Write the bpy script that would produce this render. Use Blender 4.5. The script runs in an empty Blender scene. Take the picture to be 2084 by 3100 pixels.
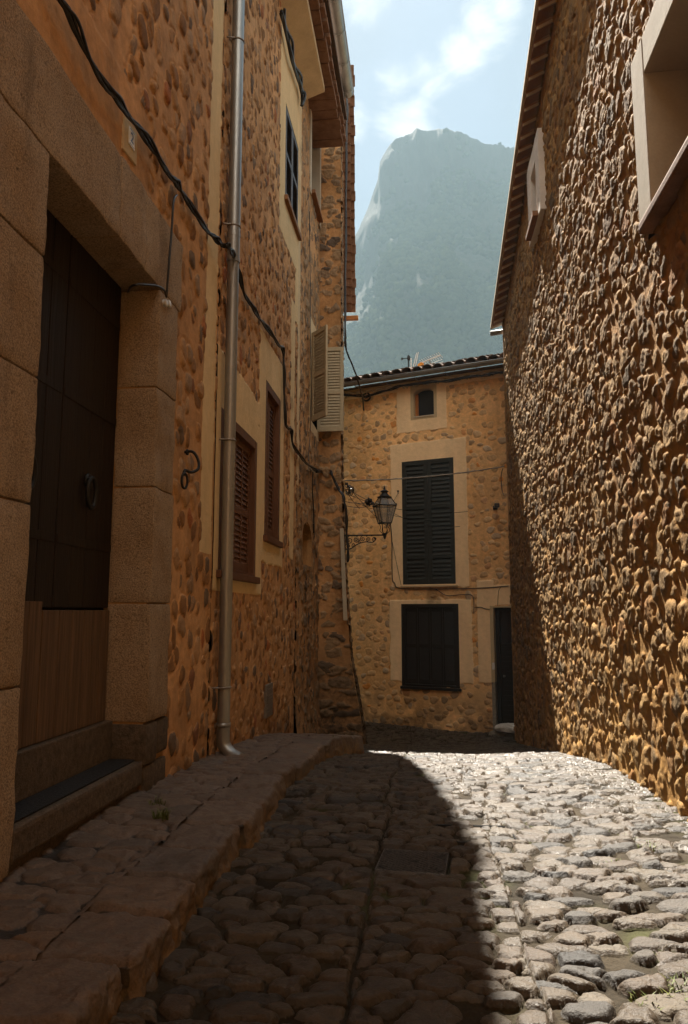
import bpy, bmesh, math, random
import numpy as np
from mathutils import Vector, Matrix, Euler

SC = bpy.context.scene
COL = SC.collection
rad = math.radians

# ------------------------------------------------------------------ camera
F, CX, CY, HCAM = 2230.0, 1042.0, 1550.0, 1.25          # photograph pixels
YAW, PITCH = rad(-6.1638), rad(7.662)
cam = bpy.data.cameras.new('camera')
cam.sensor_fit = 'VERTICAL'; cam.sensor_height = 36.0; cam.lens = 36.0 * F / 3100.0
cam.clip_start = 0.05; cam.clip_end = 12000
camo = bpy.data.objects.new('camera', cam); COL.objects.link(camo)
camo.location = (0, 0, HCAM); camo.rotation_euler = (math.pi / 2 + PITCH, 0, -YAW)
SC.camera = camo

# ------------------------------------------------------------------ light
SUN = Vector((-0.130, 0.75, 1.0)).normalized()
sun = bpy.data.lights.new('sun', 'SUN'); sun.energy = 5.0; sun.angle = rad(0.5); sun.color = (1.0, 0.93, 0.82)
suno = bpy.data.objects.new('sun', sun); COL.objects.link(suno)
suno.rotation_euler = SUN.to_track_quat('Z', 'Y').to_euler()

W = bpy.data.worlds.new('World'); SC.world = W; W.use_nodes = True
def build_world():
    nt = W.node_tree; N = nt.nodes; L = nt.links
    for n in list(N): N.remove(n)
    out = N.new('ShaderNodeOutputWorld'); bg = N.new('ShaderNodeBackground'); bg.inputs[1].default_value = 0.05
    sky = N.new('ShaderNodeTexSky'); sky.sky_type = 'NISHITA'; sky.sun_disc = False
    sky.sun_elevation = math.asin(SUN.z); sky.sun_rotation = math.atan2(SUN.x, SUN.y)
    sky.air_density = 1.0; sky.dust_density = 0.3; sky.ozone_density = 1.0
    tc = N.new('ShaderNodeTexCoord')
    # clouds: fractal noise over the view direction, gathered round two bright banks above the peak
    mp = N.new('ShaderNodeMapping'); mp.inputs['Scale'].default_value = (1.0, 1.0, 1.5)
    L.new(tc.outputs['Generated'], mp.inputs[0])
    nz = N.new('ShaderNodeTexNoise'); nz.inputs['Scale'].default_value = 9.0; nz.inputs['Detail'].default_value = 9.0
    nz.inputs['Roughness'].default_value = 0.64; nz.inputs['Distortion'].default_value = 0.5
    L.new(mp.outputs[0], nz.inputs['Vector'])
    def bank(az, el, sz):
        d = N.new('ShaderNodeVectorMath'); d.operation = 'DISTANCE'
        v = (math.sin(rad(az)) * math.cos(rad(el)), math.cos(rad(az)) * math.cos(rad(el)), math.sin(rad(el)))
        L.new(tc.outputs['Generated'], d.inputs[0]); d.inputs[1].default_value = v
        m = N.new('ShaderNodeMapRange'); m.interpolation_type = 'SMOOTHSTEP'
        m.inputs[1].default_value = 0.0; m.inputs[2].default_value = sz; m.inputs[3].default_value = 1.0; m.inputs[4].default_value = 0.0
        L.new(d.outputs['Value'], m.inputs[0]); return m.outputs[0]
    def mx(a, b, op='MAXIMUM'):
        m = N.new('ShaderNodeMath'); m.operation = op
        for i, q in enumerate((a, b)):
            if isinstance(q, (int, float)): m.inputs[i].default_value = q
            else: L.new(q, m.inputs[i])
        return m.outputs[0]
    b = None
    for az, el, sz, w in CLOUDS:
        q = mx(bank(az, el, sz), w, 'MULTIPLY'); b = q if b is None else mx(b, q)
    s = mx(nz.outputs[0], mx(b, 0.42, 'MULTIPLY'), 'ADD')
    cr = N.new('ShaderNodeMapRange'); cr.interpolation_type = 'SMOOTHSTEP'
    cr.inputs[1].default_value = 0.67; cr.inputs[2].default_value = 1.0
    L.new(s, cr.inputs[0])
    # thin veil everywhere
    nz2 = N.new('ShaderNodeTexNoise'); nz2.inputs['Scale'].default_value = 3.0; nz2.inputs['Detail'].default_value = 6.0
    L.new(mp.outputs[0], nz2.inputs['Vector'])
    vr = N.new('ShaderNodeMapRange'); vr.inputs[1].default_value = 0.42; vr.inputs[2].default_value = 0.75
    vr.inputs[3].default_value = 0.70; vr.inputs[4].default_value = 0.95
    L.new(nz2.outputs[0], vr.inputs[0])
    m1 = N.new('ShaderNodeMixRGB'); m1.inputs[2].default_value = VEIL
    L.new(vr.outputs[0], m1.inputs[0]); L.new(sky.outputs[0], m1.inputs[1])
    m2 = N.new('ShaderNodeMixRGB'); m2.inputs[2].default_value = CLOUDCOL
    L.new(cr.outputs[0], m2.inputs[0]); L.new(m1.outputs[0], m2.inputs[1])
    # unseen bright cloud bank opposite the sun, added to light the far facade
    cm = mx(nz2.outputs[0], mx(bank(175, 42, 1.25), 0.30, 'MULTIPLY'), 'ADD')
    c3 = N.new('ShaderNodeMapRange'); c3.interpolation_type = 'SMOOTHSTEP'; c3.inputs[1].default_value = 0.58; c3.inputs[2].default_value = 0.78
    L.new(cm, c3.inputs[0])
    m3 = N.new('ShaderNodeMixRGB'); m3.inputs[2].default_value = (22.0, 19.5, 16.5, 1); L.new(c3.outputs[0], m3.inputs[0]); L.new(m2.outputs[0], m3.inputs[1]); m2 = m3
    L.new(m2.outputs[0], bg.inputs[0]); L.new(bg.outputs[0], out.inputs[0])
CLOUDS = [(-0.6, 36.0, 0.085, 1.0), (-1.9, 37.6, 0.075, .95), (0.9, 37.9, 0.075, .95), (3.4, 39.4, 0.07, .95), (5.6, 40.8, 0.07, .95), (7.2, 41.2, 0.06, .9), (-5.2, 36, .05, .75), (-3, 43, .10, .62)]
VEIL = (1.42, 1.54, 1.64, 1); CLOUDCOL = (4.6, 4.6, 4.6, 1)
build_world()

SC.view_settings.view_transform = 'Standard'; SC.view_settings.look = 'None'
SC.view_settings.gamma = 1.0; SC.view_settings.exposure = 3.1
SC.cycles.use_denoising = True
SC.cycles.max_bounces = 8; SC.cycles.diffuse_bounces = 5; SC.cycles.volume_bounces = 1
SC.cycles.transparent_max_bounces = 8

# ------------------------------------------------------------------ pixel rays
_f = np.array([math.sin(YAW) * math.cos(PITCH), math.cos(YAW) * math.cos(PITCH), math.sin(PITCH)])
_r = np.array([math.cos(YAW), -math.sin(YAW), 0.0]); _u = np.cross(_r, _f); _C = np.array([0, 0, HCAM])
def ray(px, py): return _f + _r * (px - CX) / F - _u * (py - CY) / F
def onx(px, py, x): d = ray(px, py); return Vector(_C + d * (x / d[0]))
def ony(px, py, y): d = ray(px, py); return Vector(_C + d * (y / d[1]))
def onz(px, py, z): d = ray(px, py); return Vector(_C + d * ((z - HCAM) / d[2]))
XL, XR = -1.75, 1.5

# ------------------------------------------------------------------ object helpers
def tag(o, label=None, cat=None, group=None, kind=None):
    if label: o['label'] = label
    if cat: o['category'] = cat
    if group: o['group'] = group
    if kind: o['kind'] = kind
    return o
def empty(name, loc=(0, 0, 0), rz=0.0, label=None, cat=None, group=None):
    o = bpy.data.objects.new(name, None); COL.objects.link(o); o.empty_display_size = 0.1
    o.location = loc; o.rotation_euler = (0, 0, rz)
    return tag(o, label, cat, group)
def link(name, me, mat, parent=None, world=True):
    o = bpy.data.objects.new(name, me); COL.objects.link(o)
    if mat is not None: me.materials.append(mat)
    if parent is not None:
        o.parent = parent
        if world: o.matrix_parent_inverse = abs_matrix(parent).inverted()
    return o
def abs_matrix(o):
    m = Matrix.Translation(o.location) @ o.rotation_euler.to_matrix().to_4x4()
    if o.parent is not None: m = abs_matrix(o.parent) @ o.matrix_parent_inverse @ m
    return m

class MB:
    """collects shapes into one bmesh"""
    def __init__(s): s.bm = bmesh.new()
    def box(s, a, b, bev=0.0, M=None):
        t = bmesh.new(); bmesh.ops.create_cube(t, size=1.0)
        a, b = Vector(a), Vector(b); c = (a + b) / 2; d = b - a
        for v in t.verts: v.co = Vector((v.co.x * d.x + c.x, v.co.y * d.y + c.y, v.co.z * d.z + c.z))
        if bev > 0: bmesh.ops.bevel(t, geom=list(t.edges), offset=min(bev, 0.45 * min(abs(d.x), abs(d.y), abs(d.z))), segments=2, profile=0.6, affect='EDGES')
        s.add(t, M); return s
    def add(s, t, M=None):
        if M is not None: bmesh.ops.transform(t, matrix=M, verts=t.verts)
        bmesh.ops.recalc_face_normals(t, faces=t.faces)
        me = bpy.data.meshes.new('tmp'); t.to_mesh(me); t.free(); s.bm.from_mesh(me); bpy.data.meshes.remove(me)
    def prism(s, pts, d, M=None, bev=0.0):
        """polygon pts (3D, planar) extruded by vector d"""
        t = bmesh.new(); vs = [t.verts.new(p) for p in pts]; f = t.faces.new(vs)
        r = bmesh.ops.extrude_face_region(t, geom=[f]); d = Vector(d)
        for v in r['geom']:
            if isinstance(v, bmesh.types.BMVert): v.co += d
        if bev > 0:
            bmesh.ops.recalc_face_normals(t, faces=t.faces)
            bmesh.ops.bevel(t, geom=list(t.edges), offset=bev, segments=2, profile=0.6, affect='EDGES')
        s.add(t, M); return s
    def tube(s, pts, r, n=8, closed=False, M=None):
        pts = [Vector(p) for p in pts]; t = bmesh.new(); rings = []
        m = len(pts); up = Vector((0, 0, 1)); prev = None
        for i, p in enumerate(pts):
            a = pts[i - 1] if (i > 0 or closed) else p; b = pts[(i + 1) % m] if (i < m - 1 or closed) else p
            d = (b - a).normalized() if (b - a).length > 1e-9 else Vector((0, 0, 1))
            if prev is None:
                x = d.cross(up)
                if x.length < 1e-3: x = d.cross(Vector((1, 0, 0)))
            else: x = prev - d * prev.dot(d)
            x.normalize(); prev = x; y = d.cross(x)
            rr = r[i] if isinstance(r, (list, tuple)) else r
            rings.append([t.verts.new(p + (x * math.cos(2 * math.pi * k / n) + y * math.sin(2 * math.pi * k / n)) * rr) for k in range(n)])
        for i in range(m if closed else m - 1):
            A, B = rings[i], rings[(i + 1) % m]
            for k in range(n): t.faces.new((A[k], A[(k + 1) % n], B[(k + 1) % n], B[k]))
        if not closed: t.faces.new(list(reversed(rings[0]))); t.faces.new(rings[-1])
        s.add(t, M); return s
    def lathe(s, prof, n=16, c=(0, 0, 0), M=None):
        t = bmesh.new(); rings = []
        for r, z in prof: rings.append([t.verts.new((c[0] + r * math.cos(2 * math.pi * k / n), c[1] + r * math.sin(2 * math.pi * k / n), c[2] + z)) for k in range(n)])
        for A, B in zip(rings, rings[1:]):
            for k in range(n): t.faces.new((A[k], A[(k + 1) % n], B[(k + 1) % n], B[k]))
        t.faces.new(list(reversed(rings[0]))); t.faces.new(rings[-1])
        s.add(t, M); return s
    def build(s, name, mat, parent=None, smooth=False, auto=False, world=True):
        me = bpy.data.meshes.new(name); s.bm.to_mesh(me); s.bm.free()
        if smooth: me.polygons.foreach_set('use_smooth', np.ones(len(me.polygons), bool))
        if auto:
            me.polygons.foreach_set('use_smooth', np.ones(len(me.polygons), bool))
            try: me.set_sharp_from_angle(angle=rad(40))
            except Exception: pass
        return link(name, me, mat, parent, world)

def smooth_line(pts, k=6):
    pts = [Vector(p) for p in pts]; out = []
    for i in range(len(pts) - 1):
        p0 = pts[max(i - 1, 0)]; p1 = pts[i]; p2 = pts[i + 1]; p3 = pts[min(i + 2, len(pts) - 1)]
        for j in range(k):
            t = j / k
            out.append(0.5 * ((2 * p1) + (p2 - p0) * t + (2 * p0 - 5 * p1 + 4 * p2 - p3) * t * t + (3 * p1 - p0 - 3 * p2 + p3) * t ** 3))
    out.append(pts[-1]); return out

# ------------------------------------------------------------------ numpy noise and stone fields
def h01(i, j, k):
    v = np.sin(i * 127.1 + j * 311.7 + k * 74.7 + 13.7) * 43758.5453
    return v - np.floor(v)
def vnoise(u, v, k=0):
    i = np.floor(u); j = np.floor(v); a = u - i; b = v - j
    a = a * a * (3 - 2 * a); b = b * b * (3 - 2 * b)
    return (h01(i, j, k) * (1 - a) + h01(i + 1, j, k) * a) * (1 - b) + (h01(i, j + 1, k) * (1 - a) + h01(i + 1, j + 1, k) * a) * b
def fbm(u, v, k=0, o=4, g=0.5):
    s = 0; a = 1.0; n = 0
    for q in range(o):
        s = s + a * (vnoise(u, v, k + q * 7) - 0.5); n += a; a *= g; u = u * 2.03 + 5.1; v = v * 2.03 + 1.7
    return s / n * 2
def sstep(a, b, x):
    t = np.clip((x - a) / (b - a), 0, 1); return t * t * (3 - 2 * t)

def stones(U, V, cu, cv, seed, jit=0.38, rmin=0.75, rmax=1.2, drop=0.0, rot=0.5, pw=2.4, warp=0.25):
    """cells of stones: returns d1, d2 (normalised distance to nearest, second), id, local coords of nearest"""
    wu = fbm(U / cu * 1.3, V / cv * 1.3, seed + 50, 3); wv = fbm(U / cu * 1.3, V / cv * 1.3, seed + 80, 3)
    A = U / cu + warp * wu; B = V / cv + warp * wv
    J = np.floor(B)
    d1 = np.full(U.shape, 9.0); d2 = np.full(U.shape, 9.0); idn = np.zeros(U.shape); lu = np.zeros(U.shape); lv = np.zeros(U.shape); rr = np.ones(U.shape)
    for dj in (-1, 0, 1):
        j = J + dj; off = h01(j, 0, seed + 3)
        I = np.floor(A - off)
        for di in (-1, 0, 1):
            i = I + di
            su = i + off + 0.5 + (h01(i, j, seed) - 0.5) * 2 * jit; sv = j + 0.5 + (h01(i, j, seed + 1) - 0.5) * 2 * jit
            ra = rmin + (rmax - rmin) * h01(i, j, seed + 2); th = (h01(i, j, seed + 4) - 0.5) * 2 * rot
            asp = 0.8 + 0.4 * h01(i, j, seed + 6)
            x = (A - su); y = (B - sv); c, s = np.cos(th), np.sin(th)
            xr = (x * c + y * s) / (0.5 * ra * asp); yr = (-x * s + y * c) / (0.5 * ra / asp)
            d = (np.abs(xr) ** pw + np.abs(yr) ** pw) ** (1 / pw)
            if drop > 0: d = np.where(h01(i, j, seed + 5) < drop, 9.0, d)
            m = d < d1
            d2 = np.where(m, d1, np.minimum(d2, d)); d1 = np.where(m, d, d1)
            idn = np.where(m, h01(i, j, seed + 9), idn); lu = np.where(m, xr, lu); lv = np.where(m, yr, lv); rr = np.where(m, ra, rr)
    return d1, d2, idn, lu, lv, rr

def grid_mesh(name, P, attrs, mat, parent=None, keep=None, flip=False):
    """P: (n,m,3) points -> mesh with float point attributes"""
    n, m = P.shape[:2]
    idx = np.arange(n * m).reshape(n, m)
    q = np.stack([idx[:-1, :-1], idx[1:, :-1], idx[1:, 1:], idx[:-1, 1:]], -1).reshape(-1, 4)
    if flip: q = q[:, ::-1]
    if keep is not None: q = q[keep.reshape(-1)]
    used = np.zeros(n * m, bool); used[q.reshape(-1)] = True
    remap = np.cumsum(used) - 1; q = remap[q]
    co = P.reshape(-1, 3)[used]
    me = bpy.data.meshes.new(name)
    me.vertices.add(len(co)); me.vertices.foreach_set('co', co.astype(np.float32).reshape(-1))
    me.loops.add(len(q) * 4); me.loops.foreach_set('vertex_index', q.astype(np.int32).reshape(-1))
    me.polygons.add(len(q)); me.polygons.foreach_set('loop_start', np.arange(0, len(q) * 4, 4, dtype=np.int32))
    me.polygons.foreach_set('use_smooth', np.ones(len(q), bool))
    me.update(calc_edges=True); me.validate()
    for k, a in attrs.items():
        at = me.attributes.new(k, 'FLOAT', 'POINT'); at.data.foreach_set('value', a.reshape(-1)[used].astype(np.float32))
    return link(name, me, mat, parent)

# ------------------------------------------------------------------ materials
class NT:
    def __init__(s, name):
        s.m = bpy.data.materials.new(name); s.m.use_nodes = True; s.t = s.m.node_tree; s.N = s.t.nodes
        for n in list(s.N): s.N.remove(n)
        s.out = s.N.new('ShaderNodeOutputMaterial'); s.b = s.N.new('ShaderNodeBsdfPrincipled')
        s.t.links.new(s.b.outputs[0], s.out.inputs[0])
        s.tc = s.N.new('ShaderNodeTexCoord')
    def L(s, a, b): s.t.links.new(a, b)
    def setin(s, sock, v):
        if hasattr(v, 'is_output'): s.L(v, sock)
        elif isinstance(v, (int, float)) and sock.type == 'RGBA': sock.default_value = (v, v, v, 1)
        elif isinstance(v, tuple) and len(v) == 3 and sock.type == 'RGBA': sock.default_value = (*v, 1)
        else: sock.default_value = v
    def noise(s, scale, detail=4, rough=0.55, vec=None, sc=(1, 1, 1), dist=0.0):
        n = s.N.new('ShaderNodeTexNoise'); n.inputs['Scale'].default_value = scale; n.inputs['Detail'].default_value = detail
        n.inputs['Roughness'].default_value = rough; n.inputs['Distortion'].default_value = dist
        v = vec or s.tc.outputs['Object']
        if sc != (1, 1, 1):
            mp = s.N.new('ShaderNodeMapping'); mp.inputs['Scale'].default_value = sc; s.L(v, mp.inputs[0]); v = mp.outputs[0]
        s.L(v, n.inputs['Vector']); return n.outputs[0]
    def ramp(s, fac, stops, interp='LINEAR'):
        r = s.N.new('ShaderNodeValToRGB'); r.color_ramp.interpolation = interp; e = r.color_ramp.elements
        while len(e) < len(stops): e.new(0.5)
        for q, (p, c) in zip(e, stops):
            q.position = p; q.color = (*c, 1) if isinstance(c, tuple) else (c, c, c, 1)
        s.L(fac, r.inputs[0]); return r.outputs[0]
    def mix(s, f, a, b, op='MIX'):
        n = s.N.new('ShaderNodeMixRGB'); n.blend_type = op; s.setin(n.inputs[0], f); s.setin(n.inputs[1], a); s.setin(n.inputs[2], b); return n.outputs[0]
    def math(s, op, a, b=0.0, clamp=False):
        n = s.N.new('ShaderNodeMath'); n.operation = op; n.use_clamp = clamp; s.setin(n.inputs[0], a); s.setin(n.inputs[1], b); return n.outputs[0]
    def rng(s, v, a, b, c=0.0, d=1.0):
        n = s.N.new('ShaderNodeMapRange'); n.inputs[1].default_value = a; n.inputs[2].default_value = b; n.inputs[3].default_value = c; n.inputs[4].default_value = d
        s.L(v, n.inputs[0]); return n.outputs[0]
    def attr(s, name):
        n = s.N.new('ShaderNodeAttribute'); n.attribute_name = name; return n.outputs['Fac']
    def bump(s, h, st=0.3, dist=0.01, normal=None):
        n = s.N.new('ShaderNodeBump'); n.inputs['Strength'].default_value = st; n.inputs['Distance'].default_value = dist
        s.L(h, n.inputs['Height'])
        if normal is not None: s.L(normal, n.inputs['Normal'])
        return n.outputs[0]
    def fin(s, col, rough=0.8, normal=None, metal=0.0, spec=0.3):
        s.setin(s.b.inputs['Base Color'], col); s.setin(s.b.inputs['Roughness'], rough); s.setin(s.b.inputs['Metallic'], metal)
        s.b.inputs['Specular IOR Level'].default_value = spec
        if normal is not None: s.L(normal, s.b.inputs['Normal'])
        return s.m

def mat_rubble(name, mortar, mortar2, ramp_stops, plaster=(0.5, 0.4, 0.27), stain=(0.16, 0.1, 0.06), stain_amt=0.5, edge=0.12, bump=0.5, rough=0.9, spec=0.15):
    """wall of stones in mortar, driven by mesh attributes stone / sid / plaster"""
    s = NT(name)
    fine = s.noise(90, 5, 0.6); med = s.noise(14, 5, 0.6); big = s.noise(1.3, 5, 0.6); streak = s.noise(3.0, 5, 0.6, sc=(1, 1, 0.22))
    st = s.math('ADD', s.attr('stone'), s.math('MULTIPLY', s.math('SUBTRACT', med, 0.5), 0.45))
    mask = s.rng(st, 0.5 - edge, 0.5 + edge)
    sid = s.attr('sid')
    sc = s.ramp(sid, ramp_stops)
    sc = s.mix(0.55, sc, s.ramp(med, [(0.3, 0.45), (0.7, 1.2)]), 'MULTIPLY')
    sc = s.mix(0.5, sc, s.ramp(fine, [(0.3, 0.5), (0.7, 1.25)]), 'MULTIPLY')
    mc = s.mix(s.rng(big, 0.35, 0.65), mortar, mortar2)
    mc = s.mix(s.math('MULTIPLY', s.rng(streak, 0.5, 0.75), stain_amt), mc, stain)
    mc = s.mix(0.5, mc, s.ramp(med, [(0.3, 0.5), (0.7, 1.25)]), 'MULTIPLY'); mc = s.mix(0.4, mc, s.ramp(s.noise(0.55, 6, 0.65), [(0.3, 0.4), (0.7, 1.35)]), 'MULTIPLY')
    c = s.mix(mask, mc, sc)
    pm = s.rng(s.math('ADD', s.attr('plaster'), s.math('MULTIPLY', s.math('SUBTRACT', med, 0.5), 0.3)), 0.45, 0.55)
    pc = s.mix(0.3, plaster, s.ramp(streak, [(0.3, 0.55), (0.7, 1.1)]), 'MULTIPLY')
    pc = s.mix(0.25, pc, s.ramp(med, [(0.3, 0.6), (0.7, 1.1)]), 'MULTIPLY')
    c = s.mix(pm, c, pc)
    dm = s.attr('dirt'); c = s.mix(s.math('MULTIPLY', dm, s.rng(med, 0.3, 0.6, 0.3, 1.0)), c, (0.05, 0.035, 0.022))
    bh = s.math('ADD', s.math('MULTIPLY', fine, 0.5), med)
    n = s.bump(bh, bump, 0.012)
    return s.fin(c, rough, n, 0, spec)

def mat_plain(name, col, var=0.3, scale=8, rough=0.7, bump=0.1, metal=0.0, spec=0.3, sc=(1, 1, 1), fine=60, col2=None):
    s = NT(name); a = s.noise(scale, 5, 0.6, sc=sc); b = s.noise(fine, 4, 0.6, sc=sc)
    c = s.mix(s.rng(a, 0.35, 0.65), col, col2) if col2 else s.mix(0.0, col, col)
    c = s.mix(var, c, s.ramp(a, [(0.25, 0.35), (0.75, 1.25)]), 'MULTIPLY')
    c = s.mix(var * 0.7, c, s.ramp(b, [(0.25, 0.4), (0.75, 1.25)]), 'MULTIPLY')
    n = s.bump(s.math('ADD', s.math('MULTIPLY', b, 0.6), a), bump, 0.008) if bump > 0 else None
    return s.fin(c, rough, n, metal, spec)

STONE_BROWN = [(0.0, (0.21, 0.105, 0.045)), (0.3, (0.34, 0.18, 0.08)), (0.55, (0.48, 0.27, 0.125)), (0.75, (0.38, 0.24, 0.14)), (0.92, (0.15, 0.105, 0.075)), (1.0, (0.44, 0.16, 0.06))]
STONE_RIGHT = [(0.0, (0.26, 0.15, 0.055)), (0.4, (0.36, 0.22, 0.085)), (0.7, (0.28, 0.175, 0.075)), (0.9, (0.17, 0.115, 0.06)), (1.0, (0.36, 0.17, 0.05))]
STONE_GREY = [(0.0, (0.26, 0.17, 0.095)), (0.4, (0.38, 0.25, 0.14)), (0.7, (0.30, 0.2, 0.12)), (0.9, (0.12, 0.09, 0.07)), (1.0, (0.40, 0.2, 0.085))]
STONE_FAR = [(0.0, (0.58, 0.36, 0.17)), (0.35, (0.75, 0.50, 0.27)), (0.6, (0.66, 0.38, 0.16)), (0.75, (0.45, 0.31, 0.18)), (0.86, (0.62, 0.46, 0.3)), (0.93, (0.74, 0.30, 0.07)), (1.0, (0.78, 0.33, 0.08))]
M = {}
M['wall_left'] = mat_rubble('left wall rubble', (0.62, 0.35, 0.165), (0.50, 0.26, 0.108), STONE_BROWN, plaster=(0.72, 0.52, 0.28))
M['wall_left_grey'] = mat_rubble('left wall grey rubble', (0.56, 0.31, 0.14), (0.42, 0.22, 0.09), STONE_GREY, plaster=(0.68, 0.5, 0.29))
M['wall_right'] = mat_rubble('right wall rubble', (0.48, 0.27, 0.082), (0.40, 0.205, 0.06), STONE_RIGHT, edge=0.3, stain_amt=0.25, bump=0.9)
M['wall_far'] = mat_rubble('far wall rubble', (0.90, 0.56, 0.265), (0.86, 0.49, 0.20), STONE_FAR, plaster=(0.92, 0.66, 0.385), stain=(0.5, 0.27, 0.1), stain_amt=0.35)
M['plaster'] = mat_plain('cream plaster', (0.60, 0.47, 0.29), 0.3, 4, 0.9, 0.25, col2=(0.52, 0.38, 0.21))
M['plaster_pale'] = mat_plain('pale render', (0.42, 0.36, 0.27), 0.2, 5, 0.9, 0.25)
def mat_ashlar(name, c1, c2, dark):
    s = NT(name); big = s.noise(2.2, 6, 0.65); st = s.noise(5, 5, 0.65, sc=(1, 1, .25)); grain = s.noise(120, 3, 0.7); pit = s.noise(42, 4, 0.6)
    c = s.mix(s.rng(big, .35, .65), c1, c2)
    c = s.mix(s.rng(st, .55, .8, 0, .7), c, dark)
    c = s.mix(0.75, c, s.ramp(grain, [(0.32, .3), (0.62, 1.3)]), 'MULTIPLY')
    c = s.mix(s.rng(pit, .62, .72, 0, .8), c, dark)
    n = s.bump(s.math('ADD', grain, s.math('MULTIPLY', pit, -.8)), 0.9, 0.008)
    return s.fin(c, .9, n, 0, .15)
M['ashlar'] = mat_ashlar('dressed sandstone', (0.40, 0.30, 0.205), (0.31, 0.21, 0.125), (0.11, 0.07, 0.04))
M['ashlar_old'] = mat_plain('dressed sandstone', (0.46, 0.33, 0.21), 0.95, 30, 0.9, 1.0, col2=(0.37, 0.23, 0.12), fine=100)
M['step_stone'] = mat_plain('dark worn step stone', (0.13, 0.095, 0.065), 0.85, 26, 0.9, 1.0, fine=100)
M['ashlar_grey'] = mat_plain('grey sandstone', (0.30, 0.26, 0.2), 0.75, 26, 0.9, 0.9, fine=120)
M['mortar'] = mat_plain('orange mortar', (0.40, 0.22, 0.09), 0.5, 6, 0.95, 0.6)
M['soffit'] = mat_plain('soffit board', (0.55, 0.42, 0.25), 0.3, 5, 0.9, 0.2)
M['zinc'] = mat_plain('weathered zinc', (0.32, 0.32, 0.31), 0.25, 5, 0.42, 0.05, metal=0.75, spec=0.5, sc=(1, 1, .3))
M['iron'] = mat_plain('black iron', (0.018, 0.017, 0.016), 0.5, 20, 0.55, 0.2, metal=0.3, spec=0.4)
M['cable'] = mat_plain('black cable', (0.012, 0.011, 0.011), 0.3, 20, 0.4, 0.05, spec=0.5)
M['wire_pale'] = mat_plain('grey wire', (0.25, 0.22, 0.18), 0.3, 20, 0.5, 0.05)
M['shutter_brown'] = mat_plain('brown painted wood', (0.13, 0.055, 0.026), 0.4, 12, 0.6, 0.15, sc=(1, 1, .2))
M['shutter_dark'] = mat_plain('dark green painted wood', (0.030, 0.031, 0.026), 0.4, 12, 0.55, 0.15)
M['shutter_black'] = mat_plain('black painted wood', (0.022, 0.017, 0.013), 0.4, 12, 0.55, 0.15)
M['shutter_grey'] = mat_plain('blue grey painted wood', (0.10, 0.10, 0.11), 0.4, 12, 0.6, 0.15)
M['shutter_beige'] = mat_plain('beige painted wood', (0.42, 0.34, 0.22), 0.25, 12, 0.65, 0.1)
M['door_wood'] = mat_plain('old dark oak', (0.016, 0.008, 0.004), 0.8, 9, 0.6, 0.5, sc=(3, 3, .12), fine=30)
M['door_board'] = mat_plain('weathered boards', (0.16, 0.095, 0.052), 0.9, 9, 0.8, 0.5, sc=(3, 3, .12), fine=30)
M['tile'] = mat_plain('clay tile', (0.22, 0.11, 0.058), 0.6, 7, 0.85, 0.4, col2=(0.22, 0.12, 0.07))
M['tile_eave'] = mat_plain('eave tile', (0.40, 0.20, 0.09), 0.6, 9, 0.85, 0.4, col2=(0.28, 0.13, 0.06))
M['render_white'] = mat_plain('whitish render', (0.78, 0.74, 0.68), 0.2, 5, 0.9, 0.25)
M['tile_dark'] = mat_plain('lichened clay tile', (0.22, 0.13, 0.09), 0.7, 9, 0.9, 0.5, col2=(0.10, 0.08, 0.06))
M['tile_lip'] = mat_plain('pale mortar bed', (0.55, 0.46, 0.33), 0.3, 10, 0.9, 0.3)
M['sill_wood'] = mat_plain('brown sill', (0.26, 0.12, 0.05), 0.5, 12, 0.7, 0.3)
M['wood_orange'] = mat_plain('varnished wood', (0.42, 0.16, 0.04), 0.4, 10, 0.5, 0.2)
M['white'] = mat_plain('white enamel', (0.75, 0.74, 0.70), 0.1, 10, 0.35, 0.02)
M['blue'] = mat_plain('blue enamel', (0.05, 0.12, 0.3), 0.1, 10, 0.35, 0.0)
M['dark'] = mat_plain('dark interior', (0.01, 0.008, 0.007), 0.2, 4, 0.9, 0.0)
M['plastic_white'] = mat_plain('white plastic', (0.62, 0.6, 0.56), 0.2, 8, 0.5, 0.02)
M['bag'] = mat_plain('white sack cloth', (0.6, 0.58, 0.54), 0.3, 20, 0.7, 0.4)
M['orange'] = mat_plain('orange plastic', (0.75, 0.28, 0.03), 0.2, 8, 0.5, 0.02)
M['mat_black'] = mat_plain('black slate tread', (0.02, 0.02, 0.021), 0.5, 60, 0.8, 0.6)
M['metal_grey'] = mat_plain('grey steel', (0.28, 0.25, 0.22), 0.4, 10, 0.5, 0.1, metal=0.6)

def mat_glass(name, tint=(0.75, 0.78, 0.8)):
    s = NT(name); tr = s.N.new('ShaderNodeBsdfTransparent'); tr.inputs[0].default_value = (*tint, 1)
    gl = s.N.new('ShaderNodeBsdfGlossy'); gl.inputs['Roughness'].default_value = 0.08
    df = s.N.new('ShaderNodeBsdfDiffuse'); df.inputs[0].default_value = (0.5, 0.52, 0.54, 1)
    m1 = s.N.new('ShaderNodeMixShader'); m1.inputs[0].default_value = 0.25; s.L(tr.outputs[0], m1.inputs[1]); s.L(df.outputs[0], m1.inputs[2])
    m2 = s.N.new('ShaderNodeMixShader'); m2.inputs[0].default_value = 0.12; s.L(m1.outputs[0], m2.inputs[1]); s.L(gl.outputs[0], m2.inputs[2])
    s.L(m2.outputs[0], s.out.inputs[0]); return s.m
M['lamp_glass'] = mat_glass('lantern glass')
M['window_glass'] = mat_plain('dark window glass', (0.02, 0.022, 0.025), 0.1, 3, 0.08, 0.0, spec=0.6)

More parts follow.
